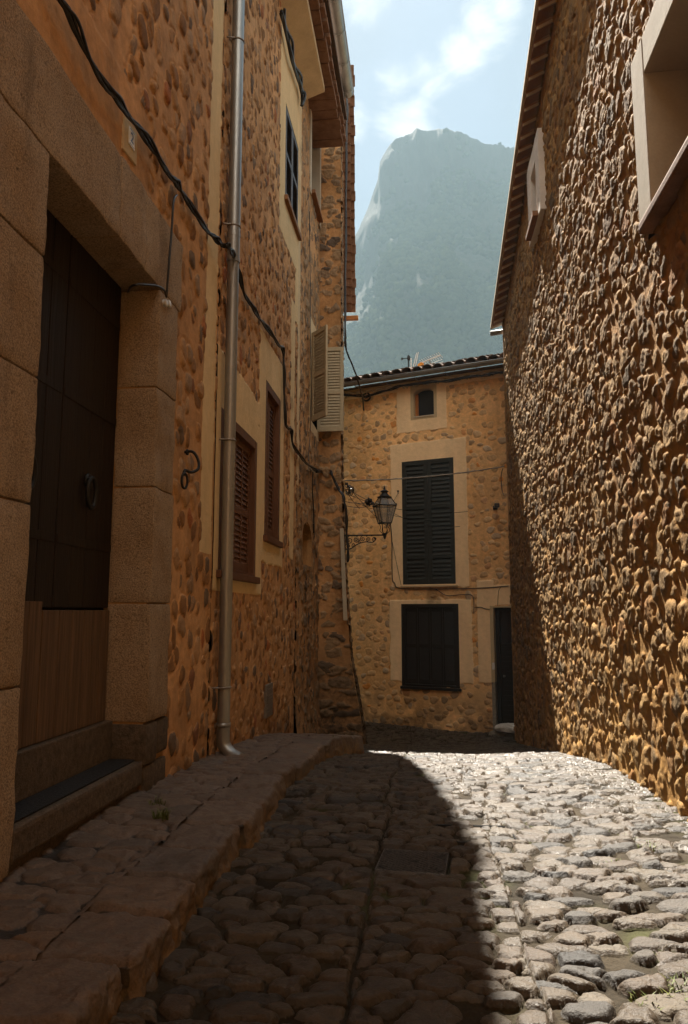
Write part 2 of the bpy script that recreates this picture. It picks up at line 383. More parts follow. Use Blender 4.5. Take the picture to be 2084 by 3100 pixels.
def mat_cobble():
    s = NT('cobbles'); fine = s.noise(110, 5, 0.62); med = s.noise(24, 5, 0.6); big = s.noise(1.6, 4, 0.6)
    st = s.math('ADD', s.attr('stone'), s.math('MULTIPLY', s.math('SUBTRACT', med, 0.5), 0.35))
    mask = s.rng(st, 0.38, 0.58)
    sc = s.ramp(s.attr('sid'), [(0.0, (0.066, 0.050, 0.035)), (0.35, (0.092, 0.072, 0.050)), (0.6, (0.076, 0.055, 0.038)), (0.8, (0.064, 0.054, 0.043)), (0.92, (0.036, 0.033, 0.030)), (1.0, (0.108, 0.086, 0.060))])
    sc = s.mix(0.5, sc, s.ramp(med, [(0.3, 0.5), (0.7, 1.2)]), 'MULTIPLY')
    sc = s.mix(0.5, sc, s.ramp(fine, [(0.3, 0.5), (0.7, 1.25)]), 'MULTIPLY')
    mc = s.mix(s.rng(big, 0.35, 0.65), (0.048, 0.036, 0.021), (0.022, 0.0165, 0.010))
    mc = s.mix(0.6, mc, s.ramp(fine, [(0.3, 0.4), (0.7, 1.3)]), 'MULTIPLY')
    c = s.mix(mask, mc, sc)
    moss = s.math('MULTIPLY', s.attr('moss'), s.math('SUBTRACT', 1.0, mask)); c = s.mix(s.math('MULTIPLY', moss, 0.8), c, (0.08, 0.10, 0.025))
    r = s.mix(mask, 0.95, s.math('ADD', s.rng(fine, 0.3, 0.7, 0.27, 0.50), s.math('MULTIPLY', s.attr('sid'), 0.14)))
    n = s.bump(s.math('ADD', s.math('MULTIPLY', fine, 0.7), med), 0.8, 0.010)
    return s.fin(c, r, n, 0, 0.2)
M['cobble'] = mat_cobble()

# ================================================================== SETTING
_y = np.linspace(-12, 40, 2601)
def _prof(ys, zs, k=25):
    z = np.interp(_y, ys, zs); w = np.hanning(k); w /= w.sum()
    return np.convolve(np.pad(z, k // 2, mode='edge'), w, 'valid')
_zs = _prof([-12, 0, 4.5, 5.5, 6.5, 7.65, 9.3, 10.2, 12.7, 13.4, 14.6, 40], [.1, 0, 0, -.01, -.08, -.23, -.48, -.61, -.96, -.95, -.85, -.75])
_zp = _prof([-12, 3, 4.2, 5.2, 6, 7, 8, 9.5, 12.1, 40], [.13, .14, .165, .13, .09, .02, -.07, -.28, -.62, -.7])
def zs(x, y): return np.interp(y, _y, _zs) + 0.06 * sstep(0.4, 1.5, np.asarray(x, float))
def zp(y): return np.interp(y, _y, _zp)
XK = -0.95                                                 # foot of the kerb

def build_street():
    ys = np.concatenate([np.linspace(-6, 1.9, 40), 2.0 * np.exp(np.arange(0, 1.97, 0.0027)), np.linspace(14.5, 20, 60)])
    xs = np.concatenate([np.linspace(-2.2, -1.12, 12), np.arange(-1.1, 1.62, 0.0065), np.linspace(1.7, 4.0, 14)])
    Y, X = np.meshgrid(ys, xs, indexing='ij')
    # strips of setts parted by two seams
    sx = X + 0.06 * fbm(Y * 1.7, X * 0.3, 5, 4)
    s1, s2 = -0.25, 0.36 + 0.02 * np.clip(Y - 3, -1, 3) * -1
    rx = X; ry = Y + 0.05 * fbm(X * 1.3, Y * 0.8, 9, 2)
    A = stones(rx, ry, 0.158, 0.092, 11, 0.40, 0.66, 1.4, 0.02, 0.25, 2.4, 0.22)
    B = stones(rx, ry, 0.150, 0.090, 23, 0.40, 0.66, 1.4, 0.02, 0.22, 2.4, 0.22)
    Cc = stones(rx, ry, 0.160, 0.095, 37, 0.38, 0.70, 1.35, 0.01, 0.25, 2.5, 0.22)
    D = stones(rx, ry, 0.13, 0.06, 41, 0.4, 0.7, 1.3, 0.08, 0.4, 2.2, 0.45)
    def pick(k): return np.where(sx < s1, A[k], np.where(sx < s2, B[k], np.where(sx < 1.12 + 0.06 * fbm(Y * 2, X, 3, 2), Cc[k], D[k])))
    d1, d2, sid, lu, lv, ra = (pick(k) for k in range(6))
    e = np.minimum(1.26 - d1, (d2 - d1) * 0.9)
    e = np.minimum(e, np.minimum(np.abs(sx - s1) * 24, np.abs(sx - s2) * 60) - 0.02)
    mask = sstep(0.05, 0.17, e)
    dome = 1 - (1 - np.clip(e / 0.5, 0, 1)) ** 2.2
    id2 = np.mod(sid * 17.31, 1); id3 = np.mod(sid * 41.7, 1)
    amp = 0.017 + 0.019 * id2
    near = 1.0
    h = mask * (amp * dome + 0.008 * (id3 - 0.5) * lu + 0.012 * (np.mod(sid * 7.7, 1) - 0.45) * lv * dome + 0.006 * (id3 - .5))
    crag = fbm(X * 26, Y * 34, 61, 4, 0.6); rough = 0.35 + 0.9 * (np.mod(sid * 29.3, 1) > 0.45)
    h = h + mask * crag * 0.0085 * rough
    h = h + (1 - mask) * (fbm(X * 40, Y * 40, 71, 3) * 0.004 + fbm(X * 6, Y * 6, 75, 3) * 0.006)
    h = h - 0.004 * np.exp(-((sx - s1) / 0.010) ** 2) 
    # rough lean-to strip along the right-hand wall
    edge = sstep(1.05, 1.35, X); h = h * (1 - 0.35 * edge) + edge * fbm(X * 14, Y * 30, 81, 5, 0.6) * 0.010
    far = sstep(9, 13, Y); h = h * (1 - 0.3 * far)
    # bed of the manhole cover and of the recessed cover's frame
    def inbox(c, ang, hx, hy, pad):
        dx, dy = X - c[0], Y - c[1]; c_, s_ = math.cos(ang), math.sin(ang)
        return (np.abs(dx * c_ + dy * s_) < hx + pad) & (np.abs(-dx * s_ + dy * c_) < hy + pad)
    mh = inbox((-0.073, 3.895), -0.09, 0.175, 0.165, 0.012)
    h = np.where(mh, -0.012, h); mask = np.where(mh, 0, mask)
    h = np.clip(h, -0.03, 0.06)
    moss = sstep(0.05, 0.35, fbm(X * 1.1, Y * 0.7, 91, 3)) * sstep(0.3, 0.7, X) * 0.8 + sstep(.25, .5, fbm(X * 1.6, Y * 1.1, 95, 3)) * .3
    sunk = sstep(-2.2, -1.12, X)
    Z = zs(X, Y) + h * sunk - 0.12 * (1 - sunk)
    o = grid_mesh('street', np.stack([X, Y, Z], -1), dict(stone=mask, sid=sid, moss=moss), M['cobble'], flip=True)
    tag(o, 'narrow cobbled street running downhill, sunlit on its right side', 'street', kind='structure')
    return o
build_street()

def mat_slab():
    s = NT('kerb stone'); fine = s.noise(95, 5, 0.65); med = s.noise(20, 5, 0.6); big = s.noise(2.0, 4, 0.6)
    sc = s.ramp(s.attr('sid'), [(0.0, (0.13, 0.09, 0.062)), (0.5, (0.165, 0.112, 0.075)), (0.75, (0.12, 0.09, 0.068)), (1.0, (0.17, 0.108, 0.065))])
    c = s.mix(0.55, sc, s.ramp(med, [(0.3, 0.45), (0.7, 1.2)]), 'MULTIPLY')
    c = s.mix(0.6, c, s.ramp(fine, [(0.3, 0.35), (0.7, 1.3)]), 'MULTIPLY')
    mask = s.rng(s.math('ADD', s.attr('stone'), s.math('MULTIPLY', s.math('SUBTRACT', med, 0.5), 0.3)), 0.3, 0.6)
    c = s.mix(mask, s.mix(s.rng(big, .35, .65), (0.035, 0.024, 0.015), (0.022, 0.016, 0.011)), c)
    dm = s.attr('dirt'); c = s.mix(s.math('MULTIPLY', dm, s.rng(med, 0.35, 0.6)), c, (0.20, 0.115, 0.04))
    n = s.bump(s.math('ADD', s.math('MULTIPLY', fine, 0.6), med), 0.7, 0.012)
    return s.fin(c, 0.6, n, 0, 0.45)
M['slab'] = mat_slab()

def kerb_x(y): return XK + 0.20 * sstep(7.6, 8.7, y) + 0.012 * fbm(y * 1.1, y * 0 + 3, 5, 3)
def build_pavement():
    ys = np.concatenate([np.linspace(-6, 1.9, 40), 2.0 * np.exp(np.arange(0, 1.475, 0.0034)), np.array([8.78, 8.95])])
    # inner paving
    xs = np.arange(-1.86, -1.26, 0.009)
    Y, X = np.meshgrid(ys, xs, indexing='ij')
    d1, d2, sid, lu, lv, ra = stones(X, Y, 0.21, 0.14, 131, 0.38, 0.8, 1.3, 0.0, 0.4, 2.3, 0.3)
    e = np.minimum(1.3 - d1, (d2 - d1)); mask = sstep(0, 0.16, e)
    h = mask * (0.022 * (1 - (1 - np.clip(e / 0.5, 0, 1)) ** 2) + 0.012 * (np.mod(sid * 7.7, 1) - 0.5) * lv) + fbm(X * 25, Y * 30, 61, 4, 0.6) * 0.007
    Z = zp(Y) + h - 0.012
    o = grid_mesh('pavement', np.stack([X, Y, Z], -1), dict(stone=mask, sid=sid, dirt=0 * X), M['slab'], flip=True)
    tag(o, 'raised pavement of small rough stones beside the left houses', 'pavement', kind='structure')
    # kerb: a row of long blocks, profile over the top and down the face
    us = np.concatenate([np.linspace(0, 0.30, 30), np.linspace(0.31, 0.40, 16), np.linspace(0.41, 0.66, 34)])
    Y, U = np.meshgrid(ys, us, indexing='ij')
    b = Y / 0.40 + 0.35 * np.sin(Y * 2.1) * 0.4 + 0.05 * fbm(U * 5, Y * 0.7, 3, 2)
    i = np.floor(b); fr = b - i; sid = h01(i, 3, 5)
    ej = np.minimum(fr, 1 - fr) * 0.40; mask = sstep(0.006, 0.02, ej) * sstep(-0.02, 0.01, U - 0.012 - 0.02 * h01(i, 9, 9))
    rnd = sstep(0.0, 0.038, ej)
    inset = 0.045 * (h01(i, 7, 2) - 0.5); dz = 0.02 * (h01(i, 1, 8) - 0.5)
    r = 0.035; T = 0.36
    top = np.minimum(U, T - r); ang = np.clip((U - (T - r)) / (r * 1.57), 0, 1) * math.pi / 2; down = np.maximum(U - (T - r) - r * 1.57, 0)
    px = top + r * np.sin(ang) + down * 0.10; pz = -r * (1 - np.cos(ang)) - down
    rg = fbm(Y * 18, U * 18, 33, 5, 0.6); bigr = fbm(Y * 5, U * 6, 37, 3)
    wear = 0.017 * rg + 0.018 * bigr
    X = kerb_x(Y) - T + px + inset * sstep(0.1, 0.36, U) + (wear - 0.035 * (1 - rnd)) * np.sin(ang)
    Z = zp(Y) + 0.006 + pz + dz + (0.8 * wear - 0.032 * (1 - rnd)) * np.cos(ang) - 0.012 * (1 - sstep(0, 0.03, U))
    endd = sstep(8.72, 8.95, Y); Z = Z - 0.5 * endd
    dirt = sstep(0.38, 0.5, U) * 0.9
    o = grid_mesh('kerb', np.stack([X, Y, Z], -1), dict(stone=mask, sid=sid, dirt=dirt), M['slab'], flip=True)
    tag(o, 'worn sandstone kerb blocks edging the left pavement', 'kerb', kind='structure')
build_pavement()

def build_terrain():
    m = mat_plain('dry hillside earth', (0.16, 0.13, 0.07), 0.5, 0.02, 0.95, 0.0, fine=0.3, col2=(0.07, 0.08, 0.03))
    mb = MB(); mb.bm.free(); mb.bm = bmesh.new()
    bmesh.ops.create_grid(mb.bm, x_segments=40, y_segments=40, size=2400)
    for v in mb.bm.verts: v.co.z = -1.6
    o = mb.build('terrain', m); tag(o, 'ground of the valley round the village', 'terrain', kind='structure')
build_terrain()

# ------------------------------------------------------------------ the mountain
_maz = [-30, -20, -12, -8, -5.4, -5.13, -4.3, -3.32, -3.18, -2.33, -0.94, -0.11, 2.9, 3.71, 4.51, 5.17, 5.83, 7.81, 12, 20, 30]
_mel = [15, 21, 25.5, 27.3, 28.07, 28.4, 29.85, 32.0, 33.05, 34.27, 34.83, 34.93, 34.75, 34.54, 34.07, 33.91, 33.6, 33.33, 32, 27, 20]
RR = 900.0
def build_mountain():
    az = np.linspace(-24, 30, 620); t = np.linspace(0, 1, 300)
    A, T = np.meshgrid(az, t, indexing='ij')
    el = np.interp(A, _maz, _mel) + 0.28 * fbm(A * 1.3, A * 0 + 2, 5, 5, 0.6)
    zr = RR * np.tan(np.radians(el))
    # range and height along t: foot 330 m -> cliff base -> ridge 900 m -> back 1500 m
    r = np.interp(T, [0, 0.5, 0.78, 0.82, 1.0], [330, 770, 897, 902, 1500])
    z = zr * np.interp(T, [0, 0.08, 0.5, 0.78, 0.82, 1.0], [-0.01, 0.03, 0.64, 0.998, 0.998, 0.3])
    w = sstep(0.0, 0.2, T) * (1 - sstep(0.74, 0.815, T) * 0.85)
    s = A * RR * math.pi / 180
    rdg = 1 - np.abs(fbm(s / 150, z / 320, 21, 4, 0.55)) * 2
    flute = fbm(s / 22, z / 150, 27, 4, 0.6) * sstep(0.42, 0.6, T)
    big = fbm(s / 210, z / 160, 31, 4)
    r0 = r.copy(); r = r - w * (36 * (rdg - 0.5) + 42 * big + 17 * flute) 
    z = z * (1 + (r / r0 - 1) * sstep(.55, .8, T)) + w * (fbm(s / 40, r / 40, 41, 5, 0.6) * 8) * (1 - .8 * sstep(.7, .82, T))
    X = r * np.sin(np.radians(A)); Y = r * np.cos(np.radians(A))
    veg = sstep(0.72, 0.44, T + 0.16 * fbm(s / 70, z / 70, 51, 4))
    s_ = NT('limestone mountain'); n1 = s_.noise(0.02, 6, 0.65); n2 = s_.noise(0.09, 6, 0.7, sc=(1, 1, .35)); n3 = s_.noise(0.14, 6, .7)
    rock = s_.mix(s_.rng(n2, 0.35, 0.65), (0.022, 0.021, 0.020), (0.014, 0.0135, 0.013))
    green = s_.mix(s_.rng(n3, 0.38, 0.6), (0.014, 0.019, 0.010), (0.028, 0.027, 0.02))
    m = s_.math('ADD', s_.attr('veg'), s_.math('MULTIPLY', s_.math('SUBTRACT', n3, 0.5), 1.5))
    c = s_.mix(s_.rng(m, 0.35, 0.6), rock, green); c = s_.mix(0.4, c, s_.ramp(n1, [(0.3, 0.5), (0.7, 1.3)]), 'MULTIPLY')
    mm = s_.fin(c, 0.95, s_.bump(n2, 0.6, 6.0), 0, 0.1)
    o = grid_mesh('mountain', np.stack([X, Y, z], -1), dict(veg=veg), mm, flip=False)
    tag(o, 'steep flat-topped limestone mountain behind the village', 'mountain', kind='structure')
    # woods on its lower slopes
    rs = np.random.RandomState(4); P = np.stack([X, Y, z], -1)
    ico = bmesh.new(); bmesh.ops.create_icosphere(ico, subdivisions=1, radius=1.0); ico.verts.ensure_lookup_table()
    bv = np.array([v.co[:] for v in ico.verts]); bf = np.array([[v.index for v in f.verts] for f in ico.faces]); ico.free()
    n = 0; vs, fs = [], []
    cand = rs.randint(0, 620 * 235, 60000)
    dens = fbm(s / 60, r / 45, 77, 4)
    for c_ in cand:
        i, j = c_ // 235, c_ % 235
        if A[i, j] < -9 or A[i, j] > 11 or T[i, j] < 0.2: continue
        if veg[i, j] * (0.5 + 1.3 * dens[i, j]) < rs.rand() * 0.75: continue
        k = rs.uniform(2.0, 4.6)
        q = bv * k * np.array([1, 1, rs.uniform(.8, 1.3)]) * (1 + 0.35 * (rs.rand(len(bv), 1) - .5)) + P[i, j] + [0, 0, k * 0.5]
        vs.append(q); fs.append(bf + n * len(bv)); n += 1
        if n >= 9000: break
    v = np.concatenate(vs); f = np.concatenate(fs)
    me = bpy.data.meshes.new('woods'); me.vertices.add(len(v)); me.vertices.foreach_set('co', v.astype(np.float32).reshape(-1))
    me.loops.add(len(f) * 3); me.loops.foreach_set('vertex_index', f.astype(np.int32).reshape(-1)); me.polygons.add(len(f))
    me.polygons.foreach_set('loop_start', np.arange(0, len(f) * 3, 3, dtype=np.int32)); me.update(calc_edges=True)
    wm = mat_plain('far evergreen woods', (0.022, 0.03, 0.014), 0.5, 0.05, 0.95, 0.0, fine=0.4, col2=(0.034, 0.04, 0.02), spec=0.0)
    tag(link('woods', me, wm), 'scattered evergreen woods on the lower mountain slopes', 'woods', kind='stuff')
    # lone tree on the skyline
    d = ray(1515, 441); q = Vector(_C + d * (RR / math.hypot(d[0], d[1])))
    root = empty('pine_tree', q + Vector((0, 0, -2)), 0, 'lone round-crowned tree standing on the mountain skyline', 'tree')
    b = MB(); b.tube([(0, 0, -3), (0, 0, 4)], [.4, .25], 6); b.build('trunk', M['sill_wood'], root, world=False)
    b = MB(); R = random.Random(3)
    for k in range(26):
        t_ = bmesh.new(); bmesh.ops.create_icosphere(t_, subdivisions=1, radius=R.uniform(.6, 1.1))
        a, rr_ = R.uniform(0, 6.28), R.uniform(0, 2.0)
        for v_ in t_.verts: v_.co += Vector((math.cos(a) * rr_, math.sin(a) * rr_, 4.6 + R.uniform(-.9, 1.1))) + Vector((R.uniform(-.2, .2),) * 3)
        b.add(t_)
    b.build('crown', wm, root, world=False)
build_mountain()

# ================================================================== HOUSES
def lattice(y0, y1, z0, z1, ky, kz, log=True):
    if log: us = y0 * np.exp(np.linspace(0, math.log(y1 / y0), int(math.log(y1 / y0) / ky) + 2))
    else: us = np.linspace(y0, y1, int((y1 - y0) / ky) + 2)
    return us, np.linspace(z0, z1, int((z1 - z0) / kz) + 2)
def in_rect(U, V, r, wob=None):
    """soft inside mask of rectangle r=(u0,v0,u1,v1) with a wobbling edge"""
    w = 0 if wob is None else wob
    d = np.minimum(np.minimum(U - r[0], r[2] - U), np.minimum(V - r[1], r[3] - V)) + w
    return sstep(-0.006, 0.006, d)
def rubble_wall(name, us, vs, to3d, mat, parent, seed, cu, cv, amp, plaster=(), holes=(), drop=0.12, rmin=.7, rmax=1.15, pw=2.2, bias=0.0, rough=0.004,
                wav=0.012, dirt=None, warp=0.28, plump=2.0, pl_th=0.010, flip=False, extra=None, bare=(), gap=1.0, jit=0.38, rot=0.5, mort=None, cover=0.0, soft=0.2, groove=0.0, big=None):
    U, V = np.meshgrid(us, vs, indexing='ij')
    d1, d2, sid, lu, lv, ra = stones(U, V, cu, cv, seed, jit, rmin, rmax, drop, rot, pw, warp)
    e = np.minimum(gap - d1, (d2 - d1) * 0.8) + bias
    if big is not None:
        D1, D2, SID, LU, LV, RA = stones(U, V, big[0], big[1], seed + 200, jit, rmin, rmax, 0.35, rot, pw, warp)
        E2 = np.minimum(gap - D1, (D2 - D1) * 0.8) + bias; k = E2 > np.where(E2 > 0, e * .35, 9)
        e = np.where(k, E2, np.where(D1 < 1.15, e - .35 * sstep(1.15, .95, D1), e)); sid = np.where(k, SID, sid); lu = np.where(k, LU, lu); lv = np.where(k, LV, lv)
    mask = sstep(0.0, soft, e)
    dome = 1 - (1 - np.clip(e / 0.6, 0, 1)) ** plump
    id2 = np.mod(sid * 17.31, 1); id3 = np.mod(sid * 41.7, 1)
    cv_ = 1 - cover * np.mod(sid * 63.7, 1) ** 1.5
    mask = mask * np.where(cv_ > .97, 1, cv_)
    h = mask * amp * (0.35 + 0.9 * id2) * dome + mask * amp * 0.5 * dome * ((id3 - 0.5) * lu + (np.mod(sid * 7.7, 1) - 0.5) * lv)
    h = h - groove * np.exp(-(e / 0.07) ** 2)
    cr = fbm(U * 22, V * 22, seed + 7, 5, 0.68)
    h = h + cr * (rough * (0.4 + mask * 1.2)) + fbm(U * 1.1, V * 1.1, seed + 31, 3) * wav
    P = np.zeros_like(U); wob = 0.022 * fbm(U * 4, V * 4, seed + 19, 4, .6)
    for r in plaster: P = np.maximum(P, in_rect(U, V, r[:4], wob * (r[4] if len(r) > 4 else 1.0)))
    mask = mask * (1 - P)
    h = h * (1 - P) + P * (pl_th + fbm(U * 3, V * 3, seed + 3, 3) * 0.003)
    for r in bare:
        B = in_rect(U, V, r[:4], wob * 2); mask = mask * (1 - B); h = h * (1 - 0.8 * B)
    if mort is not None:
        k = mort(U, V); mask = mask * (1 - k); 
    if extra is not None: h = h + extra(U, V)
    D = np.zeros_like(U) if dirt is None else np.clip(dirt(U, V), 0, 1)
    uc = (us[:-1] + us[1:]) / 2; vc = (vs[:-1] + vs[1:]) / 2
    Uc, Vc = np.meshgrid(uc, vc, indexing='ij'); keep = np.ones(Uc.shape, bool)
    for r in holes: keep &= ~((Uc > r[0]) & (Uc < r[2]) & (Vc > r[1]) & (Vc < r[3]))
    return grid_mesh(name, to3d(U, V, h), dict(stone=mask, sid=sid, plaster=P, dirt=D), mat, parent, keep, flip)
def left3(U, V, h): return np.stack([XL + h, U, V], -1)
def right3(U, V, h): return np.stack([XR - h, U, V], -1)

def louvre(b, w, h, t=0.035, st=0.055, pitch=0.05, panels=1, rails=(), M_=None, mull=0.045, bot=0.09, top=0.07):
    """louvred leaf in local x (0..w), z (0..h), thickness along y (0 front .. t back)"""
    b.box((0, 0, 0), (st, t, h), .003, M_); b.box((w - st, 0, 0), (w, t, h), .003, M_)
    zr = [0.0] + [r * h for r in rails] + [h]
    b.box((st, 0.001, 0), (w - st, t - .001, bot), .003, M_); b.box((st, 0.001, h - top), (w - st, t - .001, h), .003, M_)
    for r in zr[1:-1]: b.box((st, 0.001, r - .035), (w - st, t - .001, r + .035), .003, M_)
    pw = (w - 2 * st - (panels - 1) * mull) / panels
    for p in range(1, panels):
        x = st + p * pw + (p - 1) * mull; b.box((x, 0.002, bot), (x + mull, t - .002, h - top), .002, M_)
    spans = []
    for i in range(len(zr) - 1):
        spans.append((zr[i] + (bot if i == 0 else .035), zr[i + 1] - (top if i == len(zr) - 2 else .035)))
    for p in range(panels):
        x0 = st + p * (pw + mull)
        for a, c in spans:
            n = max(2, int((c - a) / pitch))
            for k in range(n):
                z = a + (k + 0.5) * (c - a) / n
                q = (c - a) / n * 0.62
                b.prism([(x0, 0.002, z - q), (x0, 0.008, z - q), (x0, t - .002, z + q), (x0, t - .008, z + q)], (pw, 0, 0), M_)
    return b

# ---- left house with the stone portal -------------------------------------------------------
def house_portal():
    root = empty('stone_house', (XL, 4.0, 0), 0, 'dark nearest left house with dressed stone portal and old wooden door', 'house')
    yd0, yd1, zd0, zd1 = 3.07, 4.55, 0.20, 3.40
    us, vs = lattice(2.2, 5.96, -0.1, 10.0, 0.0030, 0.014)
    us = np.concatenate([np.linspace(-6, 2.15, 60), us])
    def dirt(U, V): return sstep(0.75, 0.1, V) * sstep(4.6, 4.9, U) * 0.55 * sstep(-.2, .3, fbm(U * 3, V * 3, 8, 4))
    rubble_wall('wall', us, vs, left3, M['wall_left'], root, 7, 0.150, 0.195, 0.018, drop=0.05, groove=.009, rmin=.5, rmax=1.1, warp=.28, jit=.42, cover=.4,
                plaster=[(5.60, 1.72, 5.92, 10.1, .5)], holes=[(2.3, 0.05, 4.90, 3.41), (2.3, 3.39, 4.955, 3.88)], dirt=dirt, bare=[(2.2, 3.9, 4.3, 4.45)], rough=.0035, pl_th=.004)
    # portal: jamb blocks and lintel, butted end to end, faces proud of the wall
    R = random.Random(2)
    xf, xb = XL + 0.022, XL - 0.26
    def block(y0, y1, z0, z1, name, mat='ashlar'):
        b = MB(); j = R.uniform(-.004, .004)
        b.box((xb, y0 + .003, z0 + .004), (xf + j, y1 - .003, z1 - .004), 0.011)
        bmesh.ops.subdivide_edges(b.bm, edges=[e for e in b.bm.edges if e.calc_length() > .12], cuts=11, use_grid_fill=True)
        for v in b.bm.verts:
            n = fbm(np.array([v.co.y * 7]), np.array([v.co.z * 7]), 3, 4)[0]; v.co.x += 0.013 * n; v.co.y += .010 * fbm(np.array([v.co.x * 9]), np.array([v.co.z * 8]), 5, 3)[0]
        return b.build(name, M[mat], root, auto=True)
    zj = [0.56, 1.30, 2.05, 2.72, 3.40]
    for k in range(4): block(yd1, 4.92, zj[k], zj[k + 1], 'jamb')
    zj = [0.16, 0.93, 1.72, 2.30, 2.88, 3.40]
    for k in range(5): block(2.42, yd0, zj[k], zj[k + 1], 'jamb')
    for a, c in ((2.36, 3.86), (3.86, 4.27), (4.27, 4.97)): block(a, c, 3.40, 3.90 + .02 * (a > 3), 'lintel')
    b = MB()                                                    # mortar core behind the blocks
    b.box((XL - .29, 2.3, .0), (XL - .005, 3.06, 3.395), 0); b.box((XL - .29, 4.56, .0), (XL - .004, 4.97, 3.395), 0)
    b.box((XL - .29, 2.3, 3.41), (XL - .004, 4.985, 3.93), 0); b.build('mortar_bed', M['mortar'], root)
    # rough footing stones under the right jamb
    b = MB()
    for (y0, y1, z0, z1, p) in ((4.545, 4.75, .30, .555, .03), (4.752, 4.97, .33, .553, .024), (4.56, 4.96, .1, .298, .02)):
        b.box((xb, y0, z0), (XL + p, y1, z1), .03)
    b.build('footing', M['step_stone'], root, auto=True)
    # step and threshold
    b = MB(); b.box((XL - .30, yd0 + .004, .05), (XL - .012, yd1 - .012, .19), .012); b.build('step_base', M['step_stone'], root)
    b = MB(); b.box((XL - .30, yd0 + .006, .192), (XL + .015, yd1 - .006, .335), .018); b.build('step', M['step_stone'], root)
    b = MB(); b.box((XL - .20, yd0 + .02, .337), (XL - .03, yd1 - .03, .347), .003); b.build('tread', M['mat_black'], root)
    b = MB(); b.box((XL - .30, yd0 + .003, .34), (XL - .19, yd1 - .003, .575), .01); b.build('threshold', M['step_stone'], root)
    # door: two boarded leaves, lower weather boards, knockers
    b = MB(); x = XL - .245
    for k in range(2):
        y0 = yd0 + .01 + k * .73
        for q in range(4): b.box((x - .05, y0 + q * .1805 + .002, 1.27), (x + R.uniform(-.003, .003), y0 + q * .1805 + .179, 3.42), .005)
        for zz in (1.62, 2.45, 3.1): b.box((x - .01, y0 + .01, zz), (x + .006, y0 + .71, zz + .05), .003)
    b.box((x - .2, yd0 - .1, .5), (x - .052, yd1 + .1, 3.45), 0)
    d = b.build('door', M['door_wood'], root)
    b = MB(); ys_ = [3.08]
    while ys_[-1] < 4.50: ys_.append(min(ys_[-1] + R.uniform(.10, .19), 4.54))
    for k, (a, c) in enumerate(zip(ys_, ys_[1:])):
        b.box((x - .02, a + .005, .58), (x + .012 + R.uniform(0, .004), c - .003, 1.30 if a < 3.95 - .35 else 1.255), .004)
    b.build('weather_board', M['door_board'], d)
    for yk in (3.45, 4.16):
        b = MB(); b.lathe([(.0, -.004), (.045, 0), (.05, .008), (.02, .014), (.0, .016)], 14, M=Matrix.Translation((x + .002, yk, 2.02)) @ Matrix.Rotation(rad(90), 4, 'Y'))
        b.tube([(x + .03, yk + .055 * math.sin(t), 1.93 - .09 * math.cos(t) + .02) for t in np.linspace(0, 6.283, 20)[:-1]], .014, 8, True)
        b.build('knocker', M['iron'], d, smooth=True)
    # body, roof
    b = MB(); b.box((-7.0, -6, -1), (XL - .50, 5.95, 9.9)); b.build('core', M['dark'], root)
    b = MB(); b.box((XL - .3, -2.6, -1), (XR + .25, -1.5, 9.5)); b.build('unseen_shade_wall', M['mortar'], root)  # unseen wall behind the camera, added to darken the near ground
    return root
house_portal()

def roof_left():
    pass

# ---- middle left house: brown shutters, pipe, eaves -------------------------------------------
def frame_left(name, root, y0, y1, z0, z1, mat, w=0.075, dep=0.10, front=0.0, sill=None, sillmat=None):
    b = MB(); a, c = XL - dep, XL + front
    b.box((a, y0, z0), (c, y0 + w, z1), .005); b.box((a, y1 - w, z0), (c, y1, z1), .005)
    b.box((a + .002, y0 + w, z1 - w), (c - .002, y1 - w, z1), .005); b.box((a + .002, y0 + w, z0), (c - .002, y1 - w, z0 + .03), .004)
    fr = b.build(name, mat, root)
    if sill:
        b = MB(); b.box((XL - .05, y0 - .05, z0 - .07), (XL + sill, y1 + .06, z0 - .002), .008); b.build('sill', sillmat or mat, fr)
    return fr
def TY(x, y, z):   # local leaf x-> +Y, local y-> -X (front faces +X), z up
    return Matrix(((0, -1, 0, x), (1, 0, 0, y), (0, 0, 1, z), (0, 0, 0, 1)))
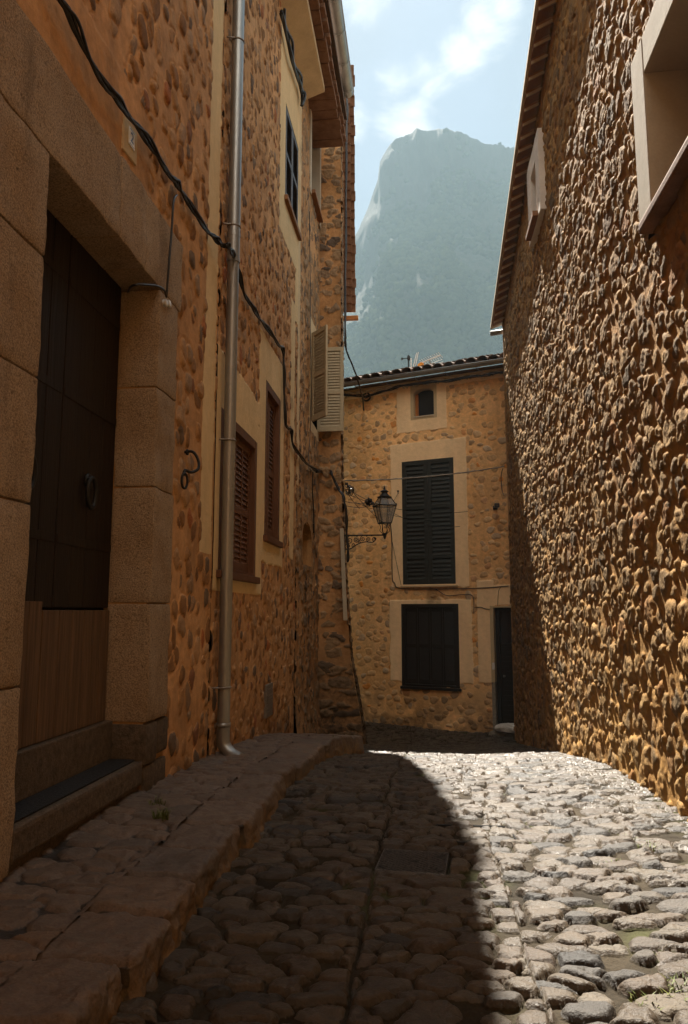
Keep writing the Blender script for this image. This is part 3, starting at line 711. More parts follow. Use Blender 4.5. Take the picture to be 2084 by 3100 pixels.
def house_brown():
    root = empty('stone_house', (XL, 8.0, 0), 0, 'middle left house with brown shutters, cream window bands and grey gutter', 'house')
    us, vs = lattice(5.97, 9.97, -0.6, 10.0, 0.0026, 0.014)
    pl = [(5.9, 1.42, 7.80, 3.05, .6), (5.9, 3.0, 7.62, 3.50, 3.0), (7.60, 1.78, 9.0, 4.33, 1.5), (8.55, 6.05, 10.2, 10.2, .5), (9.74, 5.3, 10.0, 6.2, .3), (9.45, 1.93, 9.76, 5.5, .3)]
    holes = [(6.12, 1.59, 7.52, 3.02), (7.92, 2.07, 8.77, 3.84), (8.90, 6.66, 9.89, 7.98)]
    def dirt(U, V): return sstep(0.55, -.05, V - zp(U)) * 0.6 * sstep(-.3, .3, fbm(U * 4, V * 4, 8, 4)) + .5 * sstep(.25, .5, fbm(U * 1.5, V * 1.5, 18, 4)) * sstep(6.2, 6.4, U) * sstep(4.8, 4.2, V) * sstep(3.4, 3.7, V)
    rubble_wall('wall', us, vs, left3, M['wall_left'], root, 17, 0.135, 0.160, 0.018, drop=0.04, groove=.009, rmin=.5, rmax=1.15, warp=.3, jit=.42, cover=.35, plaster=pl, holes=holes, dirt=dirt, rough=.004)
    # window 1
    for (y0, y1, z0, z1, n, pan) in ((6.12, 7.52, 1.60, 3.02, 2, 2), (7.92, 8.77, 2.08, 3.84, 2, 1)):
        fr = frame_left('window', root, y0, y1, z0, z1, M['shutter_brown'], .085, .12, .012, .055)
        w = (y1 - y0 - .17) / n
        for k in range(n):
            b = MB(); louvre(b, w - .004, z1 - z0 - .115, .034, .05, .052, pan, (.46,), TY(XL - .045, y0 + .085 + k * w + .002, z0 + .03)); b.build('shutter', M['shutter_brown'], fr)
        b = MB(); b.box((XL - .16, y0, z0), (XL - .13, y1, z1)); b.build('pane', M['dark'], fr)
    # upper window, blue-grey shutters proud of the wall
    y0, y1, z0, z1 = 8.92, 9.88, 6.68, 7.96
    fr = frame_left('window', root, y0 - .02, y1 + .02, z0 - .03, z1 + .03, M['plaster'], .02, .14, .006, .06, M['sill_wood'])
    for k in range(2):
        w = (y1 - y0) / 2; b = MB(); louvre(b, w - .004, z1 - z0, .04, .055, .05, 1, (.5,), TY(XL + .012, y0 + k * w + .002, z0)); b.build('shutter', M['shutter_grey'], fr)
    b = MB(); b.box((XL - .12, y0, z0), (XL - .09, y1, z1)); b.build('pane', M['dark'], fr)
    # soffit, eaves and gutter
    b = MB(); b.prism([(XL - .1, 4.2, 9.06), (-1.42, 4.2, 9.22), (-1.42, 4.2, 9.32), (XL - .1, 4.2, 9.32)], (0, 6.15, 0), None, .004); b.build('soffit', M['soffit'], root)
    b = MB(); R = random.Random(5)
    y = 4.2
    while y < 11.9:
        d = R.uniform(.22, .28); z = 9.36 + R.uniform(-.01, .01)
        b.box((XL - .1, y, z), (-1.28 + R.uniform(-.03, .01), y + d - .02, z + .07), .006)
        b.box((XL - .1, y + .03, z + .08), (-1.24 + R.uniform(-.02, .01), y + d - .03, z + .15), .006); y += d
    b.build('eaves_course', M['tile'], root)
    b = MB(); rg = 0.105; g0 = 4.2; g1 = 11.35
    pr = [(rg * math.cos(a), rg * math.sin(a)) for a in np.linspace(math.pi, 2 * math.pi, 13)]
    pr2 = [(.092 * math.cos(a), .092 * math.sin(a)) for a in np.linspace(2 * math.pi, math.pi, 13)]
    b.prism([(-1.17 + x, g0, 9.93 + z) for x, z in pr + pr2], (0, g1 - g0, 0.02))
    b.prism([(-1.17 + x, g1, 9.95 + z) for x, z in pr], (0, .006, 0))
    b.tube([(-1.17 + rg, g0, 9.935), (-1.17 + rg, g1, 9.955)], .013, 8)
    for yy in np.arange(5.0, 11.3, .62):
        b.tube([(-1.17 + 1.06 * rg * math.cos(a), yy, 9.935 + 1.06 * rg * math.sin(a)) for a in np.linspace(math.pi, 2 * math.pi, 12)], .006, 6)
    b.build('gutter', M['zinc'], root, auto=True)
    b = MB(); b.prism([(-1.2, -6, 9.62), (-1.2, -6, 9.70), (-6.5, -6, 11.2), (-6.5, -6, 11.1)], (0, 17.6, 0)); b.build('roof', M['tile_dark'], root)
    b = MB(); b.box((-7.0, 5.96, -1), (XL - .30, 9.96, 9.6)); b.build('core', M['dark'], root)
house_brown()

# ---- far left house: rough stone, niche, beige shutters, corner buttress ----------------------
def house_rough():
    root = empty('stone_house', (XL, 11.0, -.4), 0, 'rough stone left house with beige open shutters, arched niche and leaning corner', 'house')
    us, vs = lattice(9.98, 12.2, -1.0, 9.9, 0.0026, 0.016)
    holes = [(11.0, 8.0, 12.05, 9.62), (11.30, 4.26, 12.02, 5.72), (10.48, 1.92, 11.40, 2.55)]
    def extra(U, V): return -0.07 * sstep(4.2, 3.6, V) * 0 + 0.10 * sstep(.2, -1, V)
    def dirt(U, V): return .35 * sstep(.1, .45, fbm(U * 2.5, V * 2.5, 4, 4)) + .4 * sstep(.5, -.4, V)
    rubble_wall('wall', us, vs, left3, M['wall_left_grey'], root, 27, 0.15, 0.17, 0.020, drop=0.12, rmin=.45, rmax=1.25, warp=.6, jit=.45, holes=holes, rough=.009, extra=extra, dirt=dirt,
                plaster=[(9.9, 3.0, 10.18, 9.0, .6), (11.15, 4.1, 12.15, 5.95, 1.0)], pl_th=.004)
    # niche: arched recess
    b = MB(); yc = 10.94; pts = [(XL - .002, 10.5, 1.93), (XL - .002, 11.38, 1.93), (XL - .002, 11.38, 2.32)] + [(XL - .002, yc + .44 * math.cos(a), 2.32 + .26 * math.sin(a)) for a in np.linspace(0.15, math.pi - .15, 9)] + [(XL - .002, 10.5, 2.32)]
    outer = [(10.42, 1.86), (11.46, 1.86), (11.46, 2.64), (10.42, 2.64)]
    t = bmesh.new(); inn = [t.verts.new((XL + .012, p[1], p[2])) for p in pts]; bk = [t.verts.new((XL - .285, p[1], p[2])) for p in pts]
    n = len(pts)
    for k in range(n): t.faces.new((inn[k], inn[(k + 1) % n], bk[(k + 1) % n], bk[k]))
    t.faces.new(bk)
    oc = [t.verts.new((XL + .012, y, z)) for y, z in outer]
    t.faces.new((oc[0], oc[1], inn[1], inn[0])); t.faces.new((oc[1], oc[2], inn[3], inn[2], inn[1])); t.faces.new((oc[2], oc[3]) + tuple(inn[k] for k in range(n - 2, 2, -1))); t.faces.new((oc[3], oc[0], inn[0], inn[n - 1], inn[n - 2]))
    b.add(t); nc = b.build('niche', M['mortar'], root)
    b = MB(); b.box((XL - .30, 10.5, 1.95), (XL - .262, 11.37, 2.57), .004); b.build('dark_niche_back', M['dark'], nc)  # plain dark sheet at the back, the recess's shade put into its colour
    # upper window: pale render frame with a deep reveal
    y0, y1, z0, z1 = 11.05, 12.0, 8.05, 9.58
    b = MB(); w = .14
    b.box((XL - .28, y0 - w, z0 - .1), (XL + .03, y0, z1 + w), .006); b.box((XL - .28, y1, z0 - .1), (XL + .03, y1 + w, z1 + w), .006)
    b.box((XL - .28, y0, z1), (XL + .028, y1, z1 + w), .006)
    fr = b.build('window', M['plaster_pale'], root)
    b = MB(); b.box((XL - .28, y0, z0 - .06), (XL + .09, y1, z0), .008); b.build('sill', M['sill_wood'], fr)
    b = MB(); b.box((XL - .30, y0 - .1, z0 - .1), (XL - .20, y1 + .1, z1 + .1)); b.build('pane', M['window_glass'], fr)
    # louvred shutters standing open at the lower window
    b = MB(); b.box((XL - .2, 11.28, 4.22), (XL - .1, 12.04, 5.76)); wn = b.build('window', M['dark'], root)
    a = Vector((-1.73, 11.22, 4.22)); e = Vector((-1.545, 11.0, 4.22)); d = (e - a); L_ = d.length; ux = d.normalized()
    Mt = Matrix((( ux.x, -ux.y, 0, a.x), (ux.y, ux.x, 0, a.y), (0, 0, 1, a.z), (0, 0, 0, 1)))
    b = MB(); louvre(b, .42, 1.46, .035, .05, .045, 1, (.5,), Mt); b.build('shutter', M['shutter_beige'], wn)
    b = MB(); louvre(b, .445, 1.47, .035, .055, .048, 1, (.46,), Matrix.Translation((-1.752, 12.0, 4.25))); b.build('shutter', M['shutter_beige'], wn)
    b = MB(); b.box((-7.0, 9.97, -1.2), (XL - .32, 12.2, 10.4)); b.build('core', M['dark'], root)
    # corner buttress: near face looks up the street, side face runs away from us
    def bat(z): return np.interp(z, [-1.2, -.86, .45, 2.2, 3.8, 11], [.50, .41, .17, .05, 0, 0])
    us = np.arange(0, 0.402, 0.011); vs = np.arange(-1.1, 10.9, 0.014)
    def near3(U, V, h):
        x = -1.77 + U * (0.40 + bat(V)) / 0.40
        return np.stack([x, 12.2 - h - 0.10 * sstep(1, -1, V), V], -1)
    def dirt2(U, V): return .8 * sstep(1.6, -.2, V) + .35 * sstep(.1, .5, fbm(U * 2, V * 1.2, 14, 4))
    rubble_wall('buttress_face', us, vs, near3, M['wall_left_grey'], root, 47, .22, .16, .022, drop=.10, rmin=.6, rmax=1.2, rough=.012, dirt=dirt2, warp=.55)
    us = np.arange(0, 2.2, 0.012)
    def side3(U, V, h):
        ax = math.radians(-6.16 + .2); x = -1.372 + bat(V) + U * math.sin(ax) + h; y = 12.2 + U * math.cos(ax) - 0.10 * sstep(1, -1, V) * (1 - U / 2.2)
        ztop = 10.88 - 1.45 * U
        return np.stack([x, y, np.minimum(V, ztop)], -1)
    rubble_wall('buttress_side', us, vs, side3, M['wall_left_grey'], root, 57, .18, .18, .035, drop=.08, rmin=.6, rmax=1.25, rough=.016, dirt=dirt2, warp=.6)
    b = MB(); b.prism([(-6, 12.25, -1.2), (-1.46, 12.25, -1.2), (-1.66, 14.35, -1.2), (-6, 14.35, -1.2)], (0, 0, 8.2))
    b.prism([(-1.45, 12.25, 7.0), (-1.45, 12.25, 10.7), (-1.66, 14.3, 7.0)], (-3, 0, 0)); b.build('core', M['dark'], root)
    # sloping verge of tiles
    b = MB(); P0 = Vector((-1.17, 12.1, 11.05)); P1 = Vector((-1.355, 14.33, 7.32)); n = 27; R = random.Random(8)
    dv = (P1 - P0); ux = dv.normalized(); px = Vector((1, 0.1, 0)).normalized(); nz = ux.cross(px).normalized()
    if nz.z < 0: nz = -nz
    for k in range(n):
        c = P0 + dv * (k + .5) / n; l = dv.length / n * 1.12; j = R.uniform(-.012, .012)
        Mt = Matrix(((ux.x, px.x, nz.x, c.x), (ux.y, px.y, nz.y, c.y), (ux.z, px.z, nz.z, c.z), (0, 0, 0, 1))) @ Matrix.Rotation(rad(9), 4, 'Y')
        b.box((-l / 2, -.55, -.03), (l / 2, .05 + j, .03), .006, Mt)
        b.box((-l / 2, -.55, -.115), (l / 2 - .02, -.03 + j, -.045), .006, Mt)
    b.build('verge', M['tile'], root)
    b = MB(); b.box((-1.75, 14.18, 7.10), (-1.245, 14.27, 7.18), .006); b.build('beam_end', M['wood_orange'], root)
house_rough()

# ---- right-hand house ---------------------------------------------------------------------------
def house_right():
    root = empty('stone_house', (XR, 8.0, 0), 0, 'tall right house of rough bulging rubble under a tiled eave', 'house')
    us, vs = lattice(2.6, 13.05, -1.25, 8.6, 0.0026, 0.0115)
    us = np.concatenate([np.linspace(-6, 2.55, 60), us])
    top = lambda y: 7.44 - (y - 7.37) * 0.2277
    def to3(U, V, h): return np.stack([XR - h - 0.05 * sstep(.6, -1.0, V - zs(1.5, U)), U, np.minimum(V, top(U) + .22)], -1)
    def mort(U, V): return 0.85 * sstep(0.45, 0.0, (V + .11 * (U - 5)) * .25 + .25 * fbm(U * 1.6, V * 1.6, 6, 3)) * sstep(-0.2, .5, fbm(U * 5, V * 5, 16, 3))
    hl = [(8.44, 5.96, 9.12, 6.86), (3.0, 3.62, 4.66, 4.78)]
    rubble_wall('wall', us, vs, to3, M['wall_right'], root, 5, 0.120, 0.130, 0.021, holes=hl, drop=.08, rmin=.66, rmax=1.4, pw=2.3, bias=.03, rough=.0075, wav=.014, warp=.26, plump=1.9, gap=1.02, mort=mort, rot=.9, soft=.4, big=(.23, .19))
    # small window with thick pale frame
    def rwin(y0, y1, z0, z1, w, pr, dep, mat, wb=None):
        b = MB(); a, c = XR - pr, XR + dep; wb = w if wb is None else wb
        b.box((a, y0 - w, z0 - wb), (c, y0, z1 + w), .01); b.box((a, y1, z0 - wb), (c, y1 + w, z1 + w), .01)
        b.box((a + .002, y0, z1), (c, y1, z1 + w), .01)
        if wb > .01: b.box((a + .002, y0, z0 - wb), (c, y1, z0 - .002), .008)
        return b.build('window', mat, root)
    fr = rwin(8.58, 8.98, 6.04, 6.72, .26, .075, .22, M['render_white'], .10)
    b = MB(); b.box((XR - .14, 8.48, 5.95), (XR + .2, 9.10, 6.02), .01); b.build('sill', M['sill_wood'], fr)
    b = MB(); b.box((XR + .15, 8.5, 5.9), (XR + .2, 9.1, 6.9)); b.build('pane', M['window_glass'], fr)
    fr = rwin(3.25, 4.53, 3.70, 4.70, .26, .04, .30, M['plaster_pale'], .0)
    b = MB(); b.box((XR - .11, 3.1, 3.625), (XR + .3, 4.60, 3.698), .02); b.build('sill', M['tile'], fr)
    b = MB(); louvre(b, .62, .98, .04, .06, .05, 1, (), Matrix(((0, 1, 0, XR + .20), (-1, 0, 0, 3.90), (0, 0, 1, 3.71), (0, 0, 0, 1)))); b.build('shutter', M['shutter_dark'], fr)
    b = MB(); b.box((XR + .26, 3.2, 3.6), (XR + .3, 4.6, 4.8)); b.build('pane', M['window_glass'], fr)
    # eave of stepped flat tiles
    R = random.Random(4); b = MB(); lip = MB(); ed = MB()
    y = 2.5
    while y < 12.95:
        d = .205 + R.uniform(-.008, .008); z = 7.66 - (y - 7.37) * .2277; xo = 1.305 + R.uniform(-.006, .006)
        b.prism([(xo, y, z - .100), (xo, y + d + .02, z - .088), (xo, y + d + .02, z - .04), (xo, y, z - .03)], (XR + .05 - xo, 0, .12), None, .004); ed.prism([(xo + .004, y - .006, z - .106), (xo + .004, y + .012, z - .106), (xo + .004, y + .012, z - .072), (xo + .004, y - .006, z - .072)], (XR + .04 - xo, 0, .11))
        y += d
    b.build('eave_tile', M['tile_eave'], root); tag(ed.build('tile_edge', M['tile_lip'], root), kind='stuff')
    lip.prism([(1.27, 2.4, 8.765), (1.27, 13.08, 6.335), (1.27, 13.08, 6.395), (1.27, 2.4, 8.825)], (.06, 0, .012), None, .004); 
    lip.prism([(1.30, 2.4, 8.775), (1.30, 13.08, 6.345), (1.30, 13.08, 6.375), (1.30, 2.4, 8.805)], (.5, 0, .18)); lip.build('eave_bed', M['tile_lip'], root)
    b = MB(); b.tube([(1.27, 13.11, 6.27), (1.72, 13.11, 6.33)], .045, 10); b.build('gutter_end', M['zinc'], root, smooth=True)
    b = MB(); b.prism([(1.29, 2.4, 8.84), (1.29, 13.1, 6.405), (1.29, 13.1, 6.445), (1.29, 2.4, 8.88)], (5.5, 0, 1.9)); b.build('roof', M['tile_dark'], root)
    b = MB(); b.box((XR + .31, -6, -1.4), (7, 12.98, 6.5)); b.build('core', M['dark'], root)
    b = MB(); b.box((XR - .02, 12.96, -1.4), (7, 13.0, 6.6)); b.build('end_wall', M['mortar'], root)
house_right()

# ---- house closing the street -------------------------------------------------------------------
def house_far():
    P0 = Vector((1.2, 13.6, 0)); rz = math.atan2(-.3502, .9367)
    root = empty('stone_house', P0, rz, 'ochre house closing the street with dark shutters and clay tile roof', 'house')
    MT = Matrix.Translation(P0) @ Matrix.Rotation(rz, 4, 'Z')
    c_, s_ = math.cos(rz), math.sin(rz)
    def far3(U, V, h): return np.stack([P0.x + U * c_ + h * s_, P0.y + U * s_ - h * c_, V], -1)
    us = np.arange(-3.9, 2.2, .0125); vs = np.arange(-1.3, 5.70, .0125)
    pl = [(-1.80, 4.72, -.77, 6.1, .4), (-3.95, 5.55, 2.3, 6.1, .5), (-1.94, 1.70, -.40, 4.50, .5), (-1.98, -.05, -.36, 1.46, 1.2), (-.26, -.02, .06, 1.8, .3), (-.26, 1.36, .9, 1.72, .4)]
    holes = [(-1.72, -.13, -.62, 1.37), (-1.70, 1.75, -.65, 4.14), (-1.46, 4.99, -1.0, 5.60), (.04, -1.3, .9, 1.31)]
    def dirt(U, V): return .75 * sstep(.15, -.75, V + .12 * fbm(U * 3, V * 3, 5, 3)) * sstep(-.5, .2, fbm(U * 5, V * 5, 9, 4)) + .6 * in_rect(U, V, (-1.5, 1.38, -.5, 1.72)) * sstep(.0, .5, fbm(U * 6, V * 2, 12, 4))
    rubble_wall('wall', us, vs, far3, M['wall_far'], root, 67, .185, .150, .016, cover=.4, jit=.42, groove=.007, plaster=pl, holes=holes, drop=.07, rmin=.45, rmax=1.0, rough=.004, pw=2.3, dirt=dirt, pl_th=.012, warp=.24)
    def box(b, a, c, bev=.004): b.box(a, c, bev, MT)
    # lower window
    b = MB(); s0, s1, z0, z1 = -1.74, -.61, -.14, 1.385
    box(b, (s0, -.02, z0), (s0 + .07, .1, z1)); box(b, (s1 - .07, -.02, z0), (s1, .1, z1)); box(b, (s0 + .07, -.018, z1 - .07), (s1 - .07, .1, z1)); box(b, (s0 + .07, -.018, z0), (s1 - .07, .1, z0 + .04))
    fr = b.build('window', M['shutter_black'], root)
    for k in range(4):
        w = (s1 - s0 - .14) / 4; b = MB(); louvre(b, w - .004, z1 - z0 - .12, .03, .035, .042, 1, (.5,), MT @ Matrix.Translation((s0 + .07 + k * w + .002, .012, z0 + .045))); b.build('shutter', M['shutter_black'], fr)
    b = MB(); box(b, (s0 - .02, -.06, z0 - .05), (s1 + .03, .08, z0 - .002)); b.build('sill', M['shutter_black'], fr)
    b = MB(); box(b, (s0, .1, z0), (s1, .14, z1), 0); b.build('pane', M['dark'], fr)
    # tall window
    s0, s1, z0, z1 = -1.71, -.64, 1.745, 4.15
    b = MB(); box(b, (s0 - .012, -.005, z0 - .01), (s0 + .02, .09, z1 + .015)); box(b, (s1 - .02, -.005, z0 - .01), (s1 + .012, .09, z1 + .015)); box(b, (s0 + .02, -.004, z1 - .01), (s1 - .02, .09, z1 + .014))
    fr = b.build('window', M['shutter_dark'], root)
    for k in range(2):
        w = (s1 - s0 - .04) / 2; b = MB(); louvre(b, w - .004, z1 - z0 - .02, .05, .075, .075, 1, (.22, .62), MT @ Matrix.Translation((s0 + .02 + k * w + .002, -.012, z0)), top=.08, bot=.11); b.build('shutter', M['shutter_dark'], fr)
    b = MB(); box(b, (s0 - .03, -.04, z0 - .045), (s1 + .03, .08, z0 - .012)); b.build('sill', M['plaster'], fr)
    b = MB(); box(b, (s0, .1, z0), (s1, .14, z1), 0); b.build('pane', M['dark'], fr)
    # attic window with a flat arch
    b = MB(); t = bmesh.new(); s0, s1, z0, zs_ = -1.44, -1.02, 5.01, 5.44; cs = (s0 + s1) / 2; n = 12
    arch = [(s0, z0), (s1, z0), (s1, zs_)] + [(cs + .21 * math.cos(a), zs_ + .125 * math.sin(a)) for a in np.linspace(.2, math.pi - .2, n)] + [(s0, zs_)]
    m = len(arch); fi = [t.verts.new((x, -.014, z)) for x, z in arch]; bi = [t.verts.new((x, .17, z)) for x, z in arch]
    for k in range(m): t.faces.new((fi[k], fi[(k + 1) % m], bi[(k + 1) % m], bi[k]))
    oc = [t.verts.new((x, -.014, z)) for x, z in ((s0 - .06, z0 - .06), (s1 + .06, z0 - .06), (s1 + .06, 5.65), (s0 - .06, 5.65))]
    t.faces.new((oc[0], oc[1], fi[1], fi[0])); t.faces.new((oc[1], oc[2], fi[3], fi[2], fi[1])); t.faces.new((oc[2], oc[3]) + tuple(fi[k] for k in range(m - 2, 2, -1))); t.faces.new((oc[3], oc[0], fi[0], fi[m - 1], fi[m - 2]))
    b.add(t, MT); wn = b.build('window', M['plaster'], root)
    b = MB(); box(b, (s0, .09, z0), (s0 + .055, .14, zs_ + .05)); b.build('frame', M['wood_orange'], wn)
    b = MB(); box(b, (s0, .15, z0), (s1, .165, zs_ + .12), 0); b.build('pane', M['window_glass'], wn)
    b = MB(); box(b, (s0 - .0, -.03, z0 - .02), (s1, .1, z0 + .004)); b.build('sill', M['tile_lip'], wn)
    # door with transom light, cream jamb, dark base
    s0, s1, z0, z1 = .045, .95, -.86, 1.31
    b = MB(); box(b, (s0, .10, z0), (s0 + .07, .19, z1)); box(b, (s1 - .07, .10, z0), (s1, .19, z1)); box(b, (s0 + .07, .101, z1 - .07), (s1 - .07, .189, z1)); box(b, (s0 + .07, .13, z0), (s1 - .07, .17, .62))
    for zz in np.arange(z0 + .15, .5, .085): box(b, (s0 + .11, .122, zz), (s1 - .11, .13, zz + .05), .002)
    box(b, (s0 + .07, .12, .62), (s1 - .07, .18, .68)); box(b, (s0 + .24, .125, .68), (s0 + .27, .17, z1 - .07))
    d = b.build('door', M['shutter_black'], root)
    b = MB(); box(b, (s0 + .07, .15, .68), (s1 - .07, .16, z1 - .07), 0); b.build('transom', M['window_glass'], d)
    b = MB(); b.lathe([(0, -.02), (.02, -.02), (.022, .0), (.012, .02), (0, .022)], 10, M=MT @ Matrix.Translation((s0 + .13, .10, .1)) @ Matrix.Rotation(rad(90), 4, 'X')); b.build('handle', M['metal_grey'], d)
    b = MB(); box(b, (-.02, -.03, -.0), (.044, .1, 1.31)); box(b, (-.02, -.028, 1.312), (.95, .1, 1.345)); b.build('door_surround', M['plaster'], root)
    b = MB(); box(b, (-.02, -.025, -.9), (.044, .1, -.004)); b.build('door_base', M['ashlar_grey'], root)
    b = MB(); box(b, (-.05, -.18, -1.1), (.95, .2, -.84), .015); b.build('doorstep', M['ashlar_grey'], root)
    b = MB(); box(b, (.0, -.045, .22), (.05, -.03, .34), .004); b.build('bell_plate', M['plastic_white'], root)
    # eaves: two rows of scalloped tiles, gutter, roof of barrel tiles
    R = random.Random(6)
    def barrel(b, x, y0, z0, y1, z1, r, up=True, n=7, th=.014):
        A = [];
        for (y, z, rr) in ((y0, z0, r), (y1, z1, r * .82)):
            ring = []
            for k in range(n):
                a = math.pi * k / (n - 1); ring.append((x + rr * math.cos(a), y, z + (rr * math.sin(a) if up else -rr * math.sin(a)) * .75))
            for k in reversed(range(n)):
                a = math.pi * k / (n - 1); ring.append((x + (rr - th) * math.cos(a), y, z + ((rr - th) * math.sin(a) if up else -(rr - th) * math.sin(a)) * .75))
            A.append(ring)
        t = bmesh.new(); V = [[t.verts.new(p) for p in ring] for ring in A]; m = len(V[0])
        for k in range(m): t.faces.new((V[0][k], V[0][(k + 1) % m], V[1][(k + 1) % m], V[1][k]))
        t.faces.new(V[0]); t.faces.new(V[1]); b.add(t, MT)
    b = MB(); pitch = .215; sl = .34
    for k in range(30):
        x = -3.85 + k * pitch
        barrel(b, x, -.13, 5.60, .2, 5.61, .088)
    b.build('eaves_course', M['tile_lip'], root, smooth=False)
    b = MB(); box(b, (-4, -.11, 5.665), (2.3, .2, 5.71), .01); b.build('eaves_bed', M['plaster'], root)
    b = MB()
    for k in range(30):
        x = -3.85 + k * pitch
        for j in range(9):
            y = -.27 + j * .33 + R.uniform(-.012, .012); z = 5.86 + (y + .27) * sl + R.uniform(-.008, .014)
            barrel(b, x + R.uniform(-.012, .012), y, z, y + .42, z + .42 * sl - .03, .108 + R.uniform(-.005, .005))
            barrel(b, x + pitch / 2, y + .03, z - .005, y + .42, z + .42 * sl - .03, .10, False)
    rf = b.build('roof', M['tile_dark'], root)
    b = MB(); b.prism([(-4.1, -.2, 5.725), (-4.1, 2.9, 6.74), (-4.1, 2.9, 6.4), (-4.1, .3, 5.66)], (6.5, 0, 0), MT); b.prism([(-4.1, 2.85, 6.80), (-4.1, 2.95, 6.80), (-4.1, 6, 5.9), (-4.1, 6, 5.8)], (6.5, 0, 0), MT); b.build('roof_deck', M['tile_dark'], root)
    b = MB(); rg = .062
    pr = [(rg * math.cos(a), rg * math.sin(a)) for a in np.linspace(math.pi, 2 * math.pi, 11)] + [(.052 * math.cos(a), .052 * math.sin(a)) for a in np.linspace(2 * math.pi, math.pi, 11)]
    b.prism([(-4.0, -.34 + p, 5.775 + q) for p, q in pr], (6.2, 0, 0), MT)
    b.tube([(-4.0, -.34 - rg, 5.78), (2.2, -.34 - rg, 5.78)], .008, 6, M=MT)
    for x in np.arange(-3.8, 2.2, .62):
        b.tube([(x, -.34 + 1.08 * rg * math.cos(a), 5.775 + 1.08 * rg * math.sin(a)) for a in np.linspace(math.pi, 2 * math.pi, 9)] + [(x + .01, -.2, 5.70), (x + .12, -.05, 5.66)], .006, 6, M=MT)
    b.build('gutter', M['zinc'], root, auto=True)
    b = MB(); box(b, (-4.0, .2, -1.3), (2.3, 5.8, 5.60), 0); b.build('core', M['dark'], root)
    return MT
MT_FAR = house_far()

# ================================================================== THINGS ON THE HOUSES
def strands(name, pts, mat, r=0.012, n=3, spread=0.016, seed=1, label='', cat='cable', parent=None, sides=6, wob=0.006):
    R = random.Random(seed); base = smooth_line(pts, 8); b = MB()
    for k in range(n):
        o = Vector((R.uniform(0, spread), R.uniform(-spread, spread) * .4, R.uniform(-spread, spread))); ph = R.uniform(0, 6.28)
        b.tube([p + o * (1 + .6 * math.sin(i * .55 + ph)) + Vector((0, 0, wob * math.sin(i * .9 + ph * 2))) for i, p in enumerate(base)], r * R.uniform(.8, 1.15), sides)
    o = b.build(name, mat, parent, smooth=True)
    if label: tag(o, label, cat)
    return o
def LP(px, py, off=0.03): return onx(px, py, XL + off)

# downpipe with its clips, socket and shoe
def downpipe():
    x = XL + .085; root = empty('drainpipe', (x, 6.13, .05), 0, 'tall grey metal drainpipe between two left houses', 'drainpipe')
    r = .052; b = MB(); b.tube([(x, 6.13, .30), (x, 6.13, 2.5), (x, 6.13, 4.44)], r, 18); b.tube([(x, 6.13, 4.38), (x, 6.13, 9.6)], r * 1.07, 18)
    b.tube([(x, 6.13, 4.36), (x, 6.13, 4.40)], r * 1.13, 18); b.tube([(x, 6.13, 4.60), (x, 6.13, 4.64)], r * 1.12, 18)
    b.build('pipe', M['zinc'], root, auto=True)
    b = MB(); b.tube(smooth_line([(x, 6.13, .32), (x, 6.13, .20), (x + .02, 6.125, .14), (x + .08, 6.10, .085), (x + .16, 6.07, .055)], 4), r * 1.06, 16); b.tube([(x, 6.13, .30), (x, 6.13, .335)], r * 1.14, 16); b.build('shoe', M['zinc'], root, smooth=True)
    for z in (.62, 2.72, 4.70, 6.55, 8.3):
        b = MB(); b.tube([(x + 1.08 * r * math.cos(a), 6.13 + 1.08 * r * math.sin(a), z) for a in np.linspace(0, 6.283, 20)[:-1]], .008, 6, True); b.tube([(x, 6.13 - r, z), (XL - .02, 6.13 - r * 1.5, z)], .008, 6)
        b.build('clip', M['metal_grey'], root, smooth=True)
downpipe()

# house number tile in its little plaster panel
def number_plate():
    y, z = 3.985, 4.105; root = empty('number_plate', (XL, y, z), 0, 'small white enamel house number tile with a blue 2', 'house number')
    b = MB(); b.prism([(XL - .01, 3.88, 3.97), (XL - .01, 4.085, 3.99), (XL - .01, 4.075, 4.21), (XL - .01, 3.885, 4.19)], (.024, 0, 0), None, .004); b.build('backing', M['plaster'], root)
    b = MB(); b.box((XL + .014, y - .042, z - .056), (XL + .021, y + .042, z + .056), .002); pl = b.build('tile', M['white'], root)
    def txt(s, size, dy, dz, nm):
        c = bpy.data.curves.new(nm, 'FONT'); c.body = s; c.size = size; c.extrude = .0006; c.align_x = 'CENTER'; c.align_y = 'CENTER'
        c.offset = .001
        tmp = bpy.data.objects.new('tmp', c); me = bpy.data.meshes.new_from_object(tmp); bpy.data.objects.remove(tmp); me.name = nm; me.materials.clear()
        o = link(nm, me, M['blue']); o.parent = pl; o.matrix_local = Matrix.Translation((XL + .0214, y + dy, z + dz)) @ Matrix.Rotation(rad(90), 4, 'Z') @ Matrix.Rotation(rad(90), 4, 'X')
        return o
    txt('2', .088, 0, 0, 'digit')
    b = MB()
    for s in (-1, 1):
        for k in range(7): b.lathe([(0, 0), (.0035, 0), (.0035, .0012), (0, .0012)], 8, M=Matrix.Translation((XL + .021, y - .03 + k * .01, z + s * .047)) @ Matrix.Rotation(rad(90), 4, 'Y'))
    tag(b.build('dot_border', M['blue'], pl), kind='stuff')  # rows of blue dots as a border above and below the digit
number_plate()

